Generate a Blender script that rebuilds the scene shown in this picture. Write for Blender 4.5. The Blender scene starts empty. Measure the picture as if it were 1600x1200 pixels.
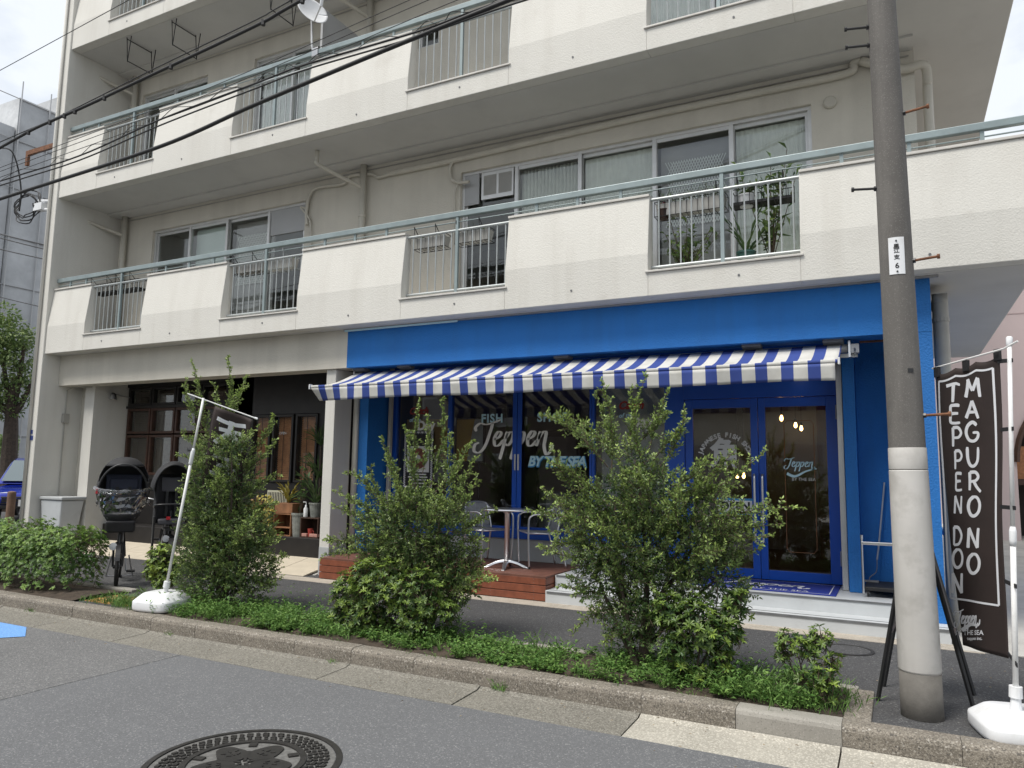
import bpy, bmesh, math, random
import numpy as np
from mathutils import Matrix, Vector, noise as mnoise
R_ = math.radians
rng = np.random.default_rng(7); random.seed(7)
scene = bpy.context.scene
COL = scene.collection

# ------------------------------------------------------------------ camera
EYE = Vector((0, 0, 1.62)); FPX = 1162.0
CR = Matrix(((0.8889294272, 0.4577931811, 0.0151616865),
             (-0.0393291194, 0.1092631429, -0.9932345070),
             (-0.4563525981, 0.8823190856, 0.1151318257)))   # rows: camera right, down, forward
cam_d = bpy.data.cameras.new('camera'); cam = bpy.data.objects.new('camera', cam_d); COL.objects.link(cam)
cam_d.sensor_width = 36.0; cam_d.lens = FPX / 1600 * 36; cam_d.clip_start = 0.05; cam_d.clip_end = 2000
m3 = Matrix((CR[0], -CR[1], -CR[2])).transposed()
cam.matrix_world = Matrix.Translation(EYE) @ m3.to_4x4()
scene.camera = cam

# ------------------------------------------------------------------ sky, sun, exposure
SUN_EL, SUN_AZ = R_(60), R_(207)          # azimuth clockwise from +Y: the light comes from behind and to the left
w = bpy.data.worlds.new('World'); scene.world = w; w.use_nodes = True
wt = w.node_tree; wt.nodes.clear()
wo = wt.nodes.new('ShaderNodeOutputWorld'); bg = wt.nodes.new('ShaderNodeBackground')
sky = wt.nodes.new('ShaderNodeTexSky'); sky.sky_type = 'NISHITA'; sky.sun_disc = False
sky.sun_elevation = SUN_EL; sky.sun_rotation = SUN_AZ; sky.air_density = 1.0; sky.dust_density = 2.0
tc = wt.nodes.new('ShaderNodeTexCoord'); nz = wt.nodes.new('ShaderNodeTexNoise')
nz.inputs['Scale'].default_value = 2.6; nz.inputs['Detail'].default_value = 7; nz.inputs['Roughness'].default_value = .55
mp = wt.nodes.new('ShaderNodeMapping'); mp.inputs['Scale'].default_value = (1, 1, 2.2)
cr = wt.nodes.new('ShaderNodeValToRGB')
cr.color_ramp.elements[0].position = .26; cr.color_ramp.elements[0].color = (.25, .25, .25, 1)
cr.color_ramp.elements[1].position = .52; cr.color_ramp.elements[1].color = (.97, .97, .97, 1)
mx = wt.nodes.new('ShaderNodeMix'); mx.data_type = 'RGBA'
mx.inputs[7].default_value = (6.5, 6.85, 7.25, 1)            # thin bright cloud
wt.links.new(tc.outputs['Generated'], mp.inputs[0]); wt.links.new(mp.outputs[0], nz.inputs['Vector'])
wt.links.new(nz.outputs['Fac'], cr.inputs[0]); wt.links.new(cr.outputs[0], mx.inputs[0])
wt.links.new(sky.outputs[0], mx.inputs[6]); wt.links.new(mx.outputs[2], bg.inputs[0])
bg.inputs[1].default_value = 0.1; wt.links.new(bg.outputs[0], wo.inputs[0])
sun_d = bpy.data.lights.new('sun', 'SUN'); sun = bpy.data.objects.new('sun', sun_d); COL.objects.link(sun)
sun_d.energy = 2.7; sun_d.angle = R_(22); sun_d.color = (1, .96, .9)
sd = Vector((math.sin(SUN_AZ) * math.cos(SUN_EL), math.cos(SUN_AZ) * math.cos(SUN_EL), math.sin(SUN_EL)))
sun.rotation_euler = sd.to_track_quat('Z', 'Y').to_euler(); sun.location = (0, 0, 30)
scene.view_settings.view_transform = 'Standard'; scene.view_settings.look = 'None'
scene.view_settings.gamma = 1; scene.view_settings.use_curve_mapping = False
scene.view_settings.exposure = 0.56

# ------------------------------------------------------------------ helpers
def ray(x, y):
    return Vector(((x - 800), (y - 600), FPX)) @ CR            # row vector * R  == R^T v
def at(x, y, Y):                                               # point of the photo (1600 px) on the plane Y
    d = ray(x, y); return EYE + d * (Y / d.y)
def atz(x, y, z):
    d = ray(x, y); return EYE + d * ((z - EYE.z) / d.z)
def atd(x, y, dist):
    return EYE + ray(x, y) * (dist / FPX)

MATS = {}
def mat(name, col, rough=.6, metal=0., bump=None, var=None, streak=None, spec=.5, speck=None, coat=0, tint=None, stain=None):
    if name in MATS: return MATS[name]
    m = bpy.data.materials.new(name); m.use_nodes = True; MATS[name] = m
    t = m.node_tree; b = t.nodes['Principled BSDF']; L = t.links.new
    b.inputs['Roughness'].default_value = rough; b.inputs['Metallic'].default_value = metal
    b.inputs['Specular IOR Level'].default_value = spec; b.inputs['Coat Weight'].default_value = coat
    c4 = (*col, 1); b.inputs['Base Color'].default_value = c4
    tcn = t.nodes.new('ShaderNodeTexCoord'); co = tcn.outputs['Object']
    def noise(scale, detail=4, vec=None, rough=.6):
        n = t.nodes.new('ShaderNodeTexNoise'); n.inputs['Scale'].default_value = scale
        n.inputs['Detail'].default_value = detail; n.inputs['Roughness'].default_value = rough
        L(vec or co, n.inputs['Vector']); return n.outputs['Fac']
    def mixc(fac, a, bcol, mode='MIX'):
        x = t.nodes.new('ShaderNodeMix'); x.data_type = 'RGBA'; x.blend_type = mode
        if isinstance(fac, float): x.inputs[0].default_value = fac
        else: L(fac, x.inputs[0])
        for i, v in ((6, a), (7, bcol)):
            if isinstance(v, tuple): x.inputs[i].default_value = v
            else: L(v, x.inputs[i])
        return x.outputs[2]
    def ramp(fac, p0, p1, v0=0., v1=1.):
        r = t.nodes.new('ShaderNodeMapRange'); r.inputs[1].default_value = p0; r.inputs[2].default_value = p1
        r.inputs[3].default_value = v0; r.inputs[4].default_value = v1; L(fac, r.inputs[0]); return r.outputs[0]
    cur = c4
    if var:
        s, a = var
        lo = tuple(max(0, v * (1 - a)) for v in col) + (1,); hi = tuple(min(1, v * (1 + a)) for v in col) + (1,)
        cur = mixc(ramp(noise(s), .3, .7), lo, hi)
    if streak:                                     # vertical run-off stains: (scale, amount, colour)
        s, a, sc = streak
        mpn = t.nodes.new('ShaderNodeMapping'); mpn.inputs['Scale'].default_value = (1, 1, .07); L(co, mpn.inputs[0])
        cur = mixc(ramp(noise(s, 5, mpn.outputs[0]), .47, .72, 0, a), cur, (*sc, 1))
    if stain:                                      # blotches with a shape of their own
        s, lo, hi, a, sc = stain
        cur = mixc(ramp(noise(s, 8), lo, hi, 0, a), cur, (*sc, 1))
    if speck:                                      # grains: list of (scale, threshold, colour, amount)
        for s, th, sc, a in speck:
            v = t.nodes.new('ShaderNodeTexVoronoi'); v.inputs['Scale'].default_value = s; L(co, v.inputs['Vector'])
            sp = t.nodes.new('ShaderNodeSeparateColor'); L(v.outputs['Color'], sp.inputs[0])
            cur = mixc(ramp(sp.outputs[0], th, min(1, th + .06), 0, a), cur, (*sc, 1))
    if tint:                                       # leaf tint per face: dark leaf -> young leaf colour
        an = t.nodes.new('ShaderNodeAttribute'); an.attribute_name = 'tint'
        cur = mixc(an.outputs['Fac'], cur, (*tint, 1))
    if not isinstance(cur, tuple): L(cur, b.inputs['Base Color'])
    if bump:
        bn = t.nodes.new('ShaderNodeBump'); bn.inputs['Strength'].default_value = bump[1]; bn.inputs['Distance'].default_value = bump[2]
        L(noise(bump[0], 3), bn.inputs['Height']); L(bn.outputs[0], b.inputs['Normal'])
    return m
def leaf_mat(name, col, young, rough=.38):
    m = mat(name, col, rough, tint=young, var=(9, .3), spec=.45)
    t = m.node_tree; b = t.nodes['Principled BSDF']; out = t.nodes['Material Output']
    tr = t.nodes.new('ShaderNodeBsdfTranslucent'); ms = t.nodes.new('ShaderNodeMixShader'); ms.inputs[0].default_value = .3
    src = b.inputs['Base Color'].links[0].from_socket
    t.links.new(src, tr.inputs[0]); t.links.new(b.outputs[0], ms.inputs[1]); t.links.new(tr.outputs[0], ms.inputs[2]); t.links.new(ms.outputs[0], out.inputs[0])
    return m
def thin_ior(t, fr, ior):                          # a thin sheet does not bend the ray, so both of its faces reflect like the outer one
    g_ = t.nodes.new('ShaderNodeNewGeometry'); mr = t.nodes.new('ShaderNodeMapRange'); mr.inputs[3].default_value = ior; mr.inputs[4].default_value = 1 / ior
    t.links.new(g_.outputs['Backfacing'], mr.inputs[0]); t.links.new(mr.outputs[0], fr.inputs[0])
def glass_mat(name, tint=(.85, .88, .88), refl=1.0, ior=1.5, gain=1.0):
    m = bpy.data.materials.new(name); m.use_nodes = True; MATS[name] = m; t = m.node_tree; t.nodes.clear()
    o = t.nodes.new('ShaderNodeOutputMaterial'); a = t.nodes.new('ShaderNodeBsdfTransparent'); a.inputs[0].default_value = (*tint, 1)
    g = t.nodes.new('ShaderNodeBsdfGlossy'); g.inputs['Roughness'].default_value = 0.0; g.inputs[0].default_value = (refl, refl, refl, 1)
    fr = t.nodes.new('ShaderNodeFresnel'); thin_ior(t, fr, ior)
    nzz = t.nodes.new('ShaderNodeTexNoise'); nzz.inputs['Scale'].default_value = .9
    tcn = t.nodes.new('ShaderNodeTexCoord'); t.links.new(tcn.outputs['Object'], nzz.inputs['Vector'])
    bn = t.nodes.new('ShaderNodeBump'); bn.inputs['Strength'].default_value = .12; bn.inputs['Distance'].default_value = .02
    t.links.new(nzz.outputs[0], bn.inputs['Height']); t.links.new(bn.outputs[0], g.inputs['Normal'])
    mu = t.nodes.new('ShaderNodeMath'); mu.operation = 'MULTIPLY_ADD'; mu.inputs[1].default_value = gain; mu.inputs[2].default_value = 0.0; mu.use_clamp = True
    t.links.new(fr.outputs[0], mu.inputs[0])
    ms = t.nodes.new('ShaderNodeMixShader'); t.links.new(mu.outputs[0], ms.inputs[0]); t.links.new(a.outputs[0], ms.inputs[1]); t.links.new(g.outputs[0], ms.inputs[2])
    t.links.new(ms.outputs[0], o.inputs[0]); return m
def emit_mat(name, col, s):
    m = bpy.data.materials.new(name); m.use_nodes = True; MATS[name] = m; b = m.node_tree.nodes['Principled BSDF']
    b.inputs['Emission Color'].default_value = (*col, 1); b.inputs['Emission Strength'].default_value = s; b.inputs['Base Color'].default_value = (*col, 1)
    return m

class MB:                                          # collects geometry for ONE mesh
    def __init__(s): s.v = []; s.f = []
    def add(s, vs, fs):
        o = len(s.v); s.v += [tuple(v) for v in vs]; s.f += [tuple(i + o for i in f) for f in fs]; return s
    def box(s, x0, x1, y0, y1, z0, z1):
        return s.add([(x0, y0, z0), (x1, y0, z0), (x1, y1, z0), (x0, y1, z0), (x0, y0, z1), (x1, y0, z1), (x1, y1, z1), (x0, y1, z1)],
                     [(0, 3, 2, 1), (4, 5, 6, 7), (0, 1, 5, 4), (1, 2, 6, 5), (2, 3, 7, 6), (3, 0, 4, 7)])
    def obox(s, c, ax, ay, az):                    # oriented box from half-axis vectors
        c = Vector(c); ax, ay, az = Vector(ax), Vector(ay), Vector(az)
        vs = [c + ax * i + ay * j + az * k for k in (-1, 1) for i, j in ((-1, -1), (1, -1), (1, 1), (-1, 1))]
        return s.add(vs, [(0, 3, 2, 1), (4, 5, 6, 7), (0, 1, 5, 4), (1, 2, 6, 5), (2, 3, 7, 6), (3, 0, 4, 7)])
    def prism(s, poly, a, b, axis='x'):            # polygon in the two other axes, extruded from a to b
        n = len(poly)
        def P(p, t): return {'x': (t, p[0], p[1]), 'y': (p[0], t, p[1]), 'z': (p[0], p[1], t)}[axis]
        return s.add([P(p, a) for p in poly] + [P(p, b) for p in poly],
                     [tuple(range(n)), tuple(range(2 * n - 1, n - 1, -1))] + [(i, i + n, (i + 1) % n + n, (i + 1) % n) for i in range(n)])
    def tube(s, pts, r, n=8, cap=True):
        pts = [Vector(p) for p in pts]; k = len(pts); rs = r if isinstance(r, (list, tuple)) else [r] * k
        up = Vector((0, 0, 1)); vs = []; prev = None
        for i, p in enumerate(pts):
            d = (pts[min(i + 1, k - 1)] - pts[max(i - 1, 0)]).normalized()
            if prev is None:
                a = d.cross(up if abs(d.z) < .95 else Vector((1, 0, 0))).normalized()
            else:
                a = (prev - d * prev.dot(d)).normalized()
            prev = a; b = d.cross(a)
            vs += [p + (a * math.cos(2 * math.pi * j / n) + b * math.sin(2 * math.pi * j / n)) * rs[i] for j in range(n)]
        fs = [(i * n + j, i * n + (j + 1) % n, (i + 1) * n + (j + 1) % n, (i + 1) * n + j) for i in range(k - 1) for j in range(n)]
        if cap: fs += [tuple(range(n - 1, -1, -1)), tuple(range((k - 1) * n, k * n))]
        return s.add(vs, fs)
    def lathe(s, prof, c=(0, 0, 0), n=20, sx=1, sy=1):   # profile of (radius, z)
        vs = [(c[0] + r * sx * math.cos(2 * math.pi * j / n), c[1] + r * sy * math.sin(2 * math.pi * j / n), c[2] + z) for r, z in prof for j in range(n)]
        k = len(prof)
        fs = [(i * n + j, i * n + (j + 1) % n, (i + 1) * n + (j + 1) % n, (i + 1) * n + j) for i in range(k - 1) for j in range(n)]
        fs += [tuple(range(n - 1, -1, -1)), tuple(range((k - 1) * n, k * n))]
        return s.add(vs, fs)
    def grid(s, fn, nu, nv):                       # fn(u,v) -> point
        vs = [fn(i / nu, j / nv) for j in range(nv + 1) for i in range(nu + 1)]
        return s.add(vs, [(j * (nu + 1) + i, j * (nu + 1) + i + 1, (j + 1) * (nu + 1) + i + 1, (j + 1) * (nu + 1) + i) for j in range(nv) for i in range(nu)])
    def mesh(s, name, m=None, smooth=False):
        me = bpy.data.meshes.new(name); me.from_pydata(s.v, [], s.f); me.update()
        if m is not None: me.materials.append(MATS[m] if isinstance(m, str) else m)
        if smooth: me.polygons.foreach_set('use_smooth', [True] * len(me.polygons))
        return me

def root_matrix(p): return Matrix.LocRotScale(p.location, p.rotation_euler, None)
def link(o, parent=None):
    COL.objects.link(o)
    if parent is not None:
        o.parent = parent
        if parent.type == 'EMPTY' and parent.parent is None: o.matrix_parent_inverse = root_matrix(parent).inverted()
    return o
def part(name, mb, m, parent=None, bevel=0, smooth=False, label=None, solid=0):
    me = mb.mesh(name, m, smooth) if isinstance(mb, MB) else mb
    o = bpy.data.objects.new(name, me); link(o, parent)
    if bevel:
        md = o.modifiers.new('bevel', 'BEVEL'); md.width = bevel; md.segments = 2; md.limit_method = 'ANGLE'; md.angle_limit = R_(35)
    if solid:
        md = o.modifiers.new('solid', 'SOLIDIFY'); md.thickness = solid; md.offset = 0
    if label: o['label'] = label
    return o
def piece(name, me, parent, loc, rot=None):        # one more copy of a shared mesh, in its parent's world frame
    o = bpy.data.objects.new(name, me); link(o, parent); o.location = loc
    if rot: o.rotation_euler = rot
    return o
def tag(o, label, cat=None, group=None, kind=None):
    if label: o['label'] = label
    if cat: o['category'] = cat
    if group: o['group'] = group
    if kind: o['kind'] = kind
    return o
def thing(name, label, cat, loc=(0, 0, 0), rz=0, group=None):
    o = bpy.data.objects.new(name, None); o.empty_display_size = .2; COL.objects.link(o)
    o.location = loc; o.rotation_euler = (0, 0, rz); return tag(o, label, cat, group)
def struct(name, mb, m, bevel=0, kind='structure', label=None):
    o = part(name, mb, m, None, bevel); o['kind'] = kind
    if label: o['label'] = label
    return o
def copy_tree(o, parent=None):
    c = o.copy(); COL.objects.link(c); c.parent = parent
    for ch in list(o.children): copy_tree(ch, c)
    return c

def smooth_path(pts, n=8, closed=False):           # Catmull-Rom through the points
    P = [Vector(p) for p in pts]; out = []; k = len(P)
    for i in range(k if closed else k - 1):
        if closed: a, b, c, d = P[i - 1], P[i], P[(i + 1) % k], P[(i + 2) % k]
        else: a, b, c, d = P[max(i - 1, 0)], P[i], P[i + 1], P[min(i + 2, k - 1)]
        for j in range(n):
            t = j / n
            out.append(.5 * ((2 * b) + (c - a) * t + (2 * a - 5 * b + 4 * c - d) * t * t + (3 * b - a - 3 * c + d) * t ** 3))
    if not closed: out.append(P[-1])
    else: out.append(P[0].copy())
    return out
def ribbon(mb, path, wfn, place):                  # flat brush stroke; place maps (x,y) -> 3D
    k = len(path); L = []; Rr = []
    for i, p in enumerate(path):
        d = (path[min(i + 1, k - 1)] - path[max(i - 1, 0)])
        d = d.normalized() if d.length > 1e-9 else Vector((1, 0))
        nrm = Vector((-d.y, d.x)); wd = wfn(i / (k - 1), d) * .5
        L.append(p + nrm * wd); Rr.append(p - nrm * wd)
    vs = [place(q.x, q.y) for q in L] + [place(q.x, q.y) for q in Rr]
    mb.add(vs, [(i, i + k, i + 1 + k, i + 1) for i in range(k - 1)])
def text_mesh(name, body, size, m, bold=0., align='CENTER', spacing=1., shear=0.):
    cu = bpy.data.curves.new(name, 'FONT'); cu.body = body; cu.size = size; cu.align_x = align; cu.align_y = 'CENTER'
    cu.offset = bold; cu.space_character = spacing; cu.shear = shear; cu.resolution_u = 3; cu.fill_mode = 'FRONT'
    ob = bpy.data.objects.new(name, cu); COL.objects.link(ob)
    bpy.context.view_layer.update()
    me = bpy.data.meshes.new_from_object(ob.evaluated_get(bpy.context.evaluated_depsgraph_get()))
    bpy.data.objects.remove(ob); bpy.data.curves.remove(cu)
    me.materials.clear(); me.materials.append(MATS[m]); me.name = name; return me
def text_at(name, body, size, m, parent, loc, rz=0., **k):   # upright lettering facing -Y (turned by rz)
    me = text_mesh(name, body, size, m, **k)
    o = bpy.data.objects.new(name, me); link(o, parent); o.location = loc; o.rotation_euler = (R_(90), 0, rz); return o

# leaves and twigs, many at once
def norm(a): return a / np.maximum(np.linalg.norm(a, axis=1, keepdims=True), 1e-9)
def leaves(name, P, D, N, L, W, tint, m, parent, fold=.25, oval=False):
    n = len(P); P = np.asarray(P, float); D = norm(np.asarray(D, float)); S = norm(np.cross(D, N)); N2 = np.cross(S, D)
    L = np.broadcast_to(L, (n,))[:, None]; W = np.broadcast_to(W, (n,))[:, None]
    mid = P + D * L * .5
    V = np.stack([P, mid + S * W * .5 + N2 * W * fold, P + D * L - N2 * L * .12, mid - S * W * .5 + N2 * W * fold], 1).reshape(-1, 3)
    F = np.arange(n)[:, None] * 4 + np.array([[0, 1, 2, 0, 2, 3]]); nt = 2
    if oval:
        a_, b_ = P + D * L * .32, P + D * L * .70 - N2 * L * .03
        V = np.stack([P, a_ + S * W * .42 + N2 * W * fold, b_ + S * W * .44 + N2 * W * fold, P + D * L - N2 * L * .12, b_ - S * W * .44 + N2 * W * fold, a_ - S * W * .42 + N2 * W * fold, P + D * L * .5], 1).reshape(-1, 3)
        F = np.arange(n)[:, None] * 7 + np.array([[0, 1, 6, 1, 2, 6, 2, 3, 6, 3, 4, 6, 4, 5, 6, 5, 0, 6]]); nt = 6
    F = F.reshape(-1, 3); me = bpy.data.meshes.new(name)
    me.vertices.add(len(V)); me.vertices.foreach_set('co', V.ravel().astype(np.float32))
    me.loops.add(F.size); me.loops.foreach_set('vertex_index', F.ravel().astype(np.int32))
    me.polygons.add(len(F)); me.polygons.foreach_set('loop_start', np.arange(0, F.size, 3, dtype=np.int32)); me.polygons.foreach_set('loop_total', np.full(len(F), 3, dtype=np.int32))
    at_ = me.attributes.new('tint', 'FLOAT', 'FACE'); at_.data.foreach_set('value', np.repeat(np.broadcast_to(tint, (n,)), nt).astype(np.float32))
    me.update(calc_edges=True); me.materials.append(MATS[m]); o = bpy.data.objects.new(name, me); link(o, parent); return o
def twig_mesh(name, segs, m, parent):              # segs: (p0, p1, r0, r1) as three-sided sticks
    A = np.array([s[0] for s in segs], float); B = np.array([s[1] for s in segs], float)
    r0 = np.array([s[2] for s in segs])[:, None]; r1 = np.array([s[3] for s in segs])[:, None]
    d = norm(B - A); ref = np.where(np.abs(d[:, 2:3]) < .9, np.array([[0, 0, 1.]]), np.array([[1., 0, 0]])); a = norm(np.cross(d, ref)); b = np.cross(d, a)
    V = []
    for c, r in ((A, r0), (B, r1)):
        for k in range(4):
            th = math.pi / 2 * k; V.append(c + (a * math.cos(th) + b * math.sin(th)) * r)
    V = np.stack(V, 1).reshape(-1, 3); n = len(segs)
    base = np.array([[0, 1, 5, 4], [1, 2, 6, 5], [2, 3, 7, 6], [3, 0, 4, 7]])
    F = (np.arange(n)[:, None, None] * 8 + base[None]).reshape(-1, 4)
    me = bpy.data.meshes.new(name); me.from_pydata(V.tolist(), [], F.tolist()); me.update(); me.materials.append(MATS[m])
    o = bpy.data.objects.new(name, me); link(o, parent); return o

# ------------------------------------------------------------------ materials
mat('render_white', (.61, .595, .55), .85, bump=(62, .6, .008), var=(.9, .035), streak=(3.3, .33, (.45, .425, .375)), stain=(2.2, .62, .75, .35, (.46, .435, .385)))
mat('render_beige', (.57, .54, .47), .85, bump=(52, .6, .008), var=(1.3, .06), streak=(2, .3, (.33, .31, .27)))
mat('soffit_paint', (.53, .52, .495), .8, var=(.9, .06), bump=(30, .15, .003), stain=(1.4, .55, .8, .35, (.36, .35, .33)))
mat('blue_render', (.011, .15, .47), .72, bump=(52, .75, .010), var=(1.6, .08), streak=(2.8, .5, (.016, .12, .34)), stain=(1.7, .55, .75, .35, (.02, .17, .46)))
mat('blue_gloss', (.006, .075, .43), .34, var=(2, .08), bump=(8, .08, .002))
mat('rail_paint', (.235, .285, .29), .45, metal=.25, var=(5, .12), stain=(22, .6, .75, .5, (.25, .22, .19)), bump=(60, .15, .002))
mat('bar_paint', (.36, .385, .385), .45, metal=.2, var=(5, .12))
mat('coping_metal', (.55, .53, .49), .5, var=(3, .08), streak=(6, .3, (.35, .33, .3)))
mat('aluminium', (.58, .58, .57), .38, metal=.55, var=(6, .06))
mat('aluminium_bright', (.76, .76, .77), .30, metal=1., var=(12, .05))
mat('pvc_beige', (.50, .475, .41), .5, var=(3, .06), streak=(5, .25, (.33, .31, .27)))
mat('pvc_grey', (.33, .32, .29), .5, var=(3, .08))
mat('black_metal', (.018, .018, .019), .4, var=(6, .2))
mat('black_rubber', (.014, .014, .015), .6, var=(9, .2), bump=(40, .2, .002))
mat('black_fabric', (.016, .016, .018), .75, bump=(260, .3, .002), var=(9, .25))
mat('rust', (.16, .07, .035), .85, bump=(70, .5, .003), var=(25, .45))
mat('rust_post', (.14, .085, .055), .8, var=(6, .3), bump=(40, .4, .003))
mat('plastic_white', (.70, .71, .72), .38, var=(3, .05), stain=(9, .54, .74, .45, (.47, .46, .43)))
mat('pipe_white', (.72, .72, .71), .35, stain=(30, .55, .75, .4, (.42, .41, .38)))
mat('timber_black', (.014, .012, .011), .5, var=(7, .3), bump=(30, .2, .002))
mat('timber_brown', (.055, .024, .014), .5, var=(12, .35), bump=(30, .25, .002))
mat('blind_slat', (.46, .20, .085), .55, var=(14, .25))
mat('deck_timber', (.20, .062, .032), .5, var=(8, .25), bump=(45, .3, .002), streak=None)
mat('deck_top', (.15, .065, .045), .55, var=(8, .25), bump=(45, .3, .002))
mat('grey_paint', (.40, .415, .42), .55, var=(3, .08), stain=(5, .56, .75, .45, (.30, .30, .29)), bump=(30, .12, .002))
mat('grey_paint_light', (.50, .52, .53), .5, var=(3, .06), stain=(5, .55, .75, .4, (.36, .36, .35)), bump=(30, .12, .002))
mat('nosing', (.13, .135, .14), .6, var=(8, .2))
mat('asphalt', (.112, .115, .12), .9, bump=(190, .5, .005), var=(.8, .07), speck=[(170, .72, (.165, .166, .17), .6), (125, .90, (.29, .29, .29), .6), (190, .9, (.06, .06, .062), .6)], stain=(.7, .5, .75, .45, (.082, .083, .086)), streak=None)
mat('asphalt_old', (.118, .118, .119), .9, bump=(150, .6, .006), var=(1.1, .09), speck=[(140, .66, (.18, .18, .178), .65), (105, .87, (.31, .31, .305), .6), (150, .88, (.055, .055, .055), .7)], stain=(1.2, .55, .75, .3, (.065, .065, .065)))
mat('asphalt_walk', (.055, .055, .057), .92, bump=(170, .6, .006), var=(1.0, .12), speck=[(140, .78, (.11, .11, .11), .7), (100, .94, (.26, .26, .25), .6), (150, .9, (.02, .02, .02), .8)], stain=(1.6, .55, .72, .4, (.085, .083, .08)))
mat('kerb_stone', (.165, .145, .118), .9, bump=(130, .7, .006), var=(2.5, .2), speck=[(150, .6, (.28, .252, .21), .75), (120, .85, (.075, .068, .06), .8), (95, .93, (.48, .45, .40), .6)], stain=(2.3, .52, .72, .55, (.115, .105, .085)))
mat('kerb_plain', (.27, .255, .225), .9, bump=(160, .35, .004), var=(2.5, .12), speck=[(180, .8, (.33, .31, .28), .6), (160, .9, (.15, .14, .125), .6)], stain=(3, .55, .75, .4, (.19, .18, .15)))
mat('gutter_stone', (.165, .155, .13), .9, bump=(120, .8, .007), var=(2, .2), speck=[(130, .66, (.29, .275, .24), .7), (90, .84, (.10, .095, .08), .8)], stain=(2, .5, .72, .5, (.15, .14, .115)))
mat('gutter_new', (.33, .31, .265), .9, bump=(150, .5, .005), var=(3, .1), speck=[(120, .72, (.52, .49, .42), .7), (110, .9, (.24, .22, .18), .7)])
mat('strip_stone', (.36, .32, .265), .9, bump=(90, .6, .005), var=(5, .2), speck=[(90, .7, (.46, .42, .36), .7)])
mat('soil', (.055, .04, .028), .95, bump=(60, .9, .02), var=(12, .4))
mat('apron_tile', (.52, .46, .36), .75, var=(2.2, .12), stain=(3, .55, .75, .35, (.38, .33, .25)), bump=(40, .2, .002))
mat('concrete_pale', (.44, .425, .39), .9, var=(1.5, .14), bump=(60, .4, .004), stain=(1.6, .5, .7, .5, (.27, .26, .235)))
mat('pole_concrete', (.115, .108, .10), .92, bump=(95, .5, .004), var=(3, .18), streak=(9, .5, (.19, .18, .165)), speck=[(210, .90, (.22, .21, .195), .45)], stain=(3, .5, .75, .4, (.08, .075, .07)))
mat('pole_wrap', (.46, .445, .42), .6, var=(4, .06), streak=(7, .5, (.36, .345, .32)), bump=(40, .12, .002), stain=(4.5, .5, .66, .7, (.33, .315, .29)))
mat('pole_base', (.12, .112, .10), .9, bump=(80, .4, .004), var=(6, .25))
mat('iron', (.035, .033, .031), .55, metal=.35, var=(12, .25), bump=(120, .3, .002))
mat('iron_recess', (.12, .118, .112), .9, var=(30, .3), bump=(150, .4, .003))
mat('paint_blue_road', (.13, .30, .62), .8, speck=[(140, .82, (.24, .42, .72), .7), (120, .93, (.08, .12, .2), .7)])
mat('paint_orange', (.42, .22, .06), .9, stain=(7, .5, .6, .9, (.13, .11, .09)), bump=(80, .4, .004))
mat('awning_blue', (.05, .075, .36), .8, var=(4, .06), bump=(400, .15, .001))
mat('awning_white', (.72, .71, .67), .8, var=(4, .05), stain=(9, .6, .75, .3, (.5, .48, .42)), bump=(400, .15, .001))
mat('banner_brown', (.030, .020, .018), .75, var=(5, .15), bump=(300, .2, .001))
mat('print_white', (.72, .73, .76), .7)
mat('print_grey', (.60, .60, .59), .7)
mat('print_cream', (.86, .84, .78), .6)
mat('print_teal', (.48, .70, .78), .6)
mat('print_blue', (.05, .26, .52), .6)
mat('print_red', (.30, .035, .025), .6)
mat('print_black', (.012, .012, .012), .6)
mat('mat_blue', (.012, .03, .25), .9, bump=(300, .5, .003), var=(10, .15))
mat('bark', (.06, .045, .034), .9, bump=(60, .8, .006), var=(15, .4))
mat('twig', (.085, .062, .04), .85, var=(20, .3))
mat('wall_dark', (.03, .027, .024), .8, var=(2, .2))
mat('floor_wood', (.16, .115, .08), .45, var=(6, .2), bump=(20, .1, .002))
mat('interior_paint', (.34, .31, .28), .8, var=(1, .1))
mat('interior_light', (.60, .57, .52), .8, var=(1, .06))
mat('steel', (.42, .42, .43), .35, metal=.8, var=(4, .08))
mat('curtain_grey', (.66, .67, .62), .85, var=(6, .08))
mat('curtain_white', (.78, .78, .76), .85, var=(6, .05))
mat('frost_green', (.50, .57, .54), .3, var=(1.5, .08))
mat('panel_grey', (.38, .385, .39), .5, var=(2, .04))
mat('lattice_white', (.72, .72, .70), .6)
mat('pane_back', (.33, .315, .31), .6, var=(2, .1))
mat('terracotta', (.30, .12, .06), .85, var=(8, .2), bump=(60, .3, .003))
mat('crate_wood', (.22, .10, .045), .75, var=(9, .35), bump=(40, .4, .003))
mat('crate_dark', (.055, .028, .018), .7, var=(9, .3), bump=(40, .3, .003))
mat('pot_grey', (.20, .21, .19), .7, var=(14, .35), bump=(40, .4, .004))
mat('pot_green', (.03, .09, .075), .4)
mat('basket_black', (.012, .012, .012), .55)
mat('planter_white', (.52, .51, .48), .5, var=(4, .1), streak=(8, .4, (.35, .33, .3)))
mat('flower_red', (.45, .03, .06), .6)
mat('net_grey', (.43, .44, .45), .8, var=(.5, .22), bump=(.9, .45, .2), streak=(.5, .3, (.34, .35, .36)))
mat('scaffold', (.40, .40, .40), .4, metal=.5)
mat('pink_render', (.56, .46, .455), .85, var=(.6, .05), bump=(40, .2, .004))
mat('car_blue', (.005, .02, .30), .22, metal=.35, coat=1., var=(2, .05))
mat('car_white', (.62, .63, .64), .25, coat=1.)
mat('tyre', (.012, .012, .012), .8)
mat('clear_plastic', (.5, .52, .53), .15)
mat('seat_grey', (.09, .09, .1), .8)
mat('red_plastic', (.55, .02, .03), .4)
mat('blue_plastic', (.02, .08, .42), .4)
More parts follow.
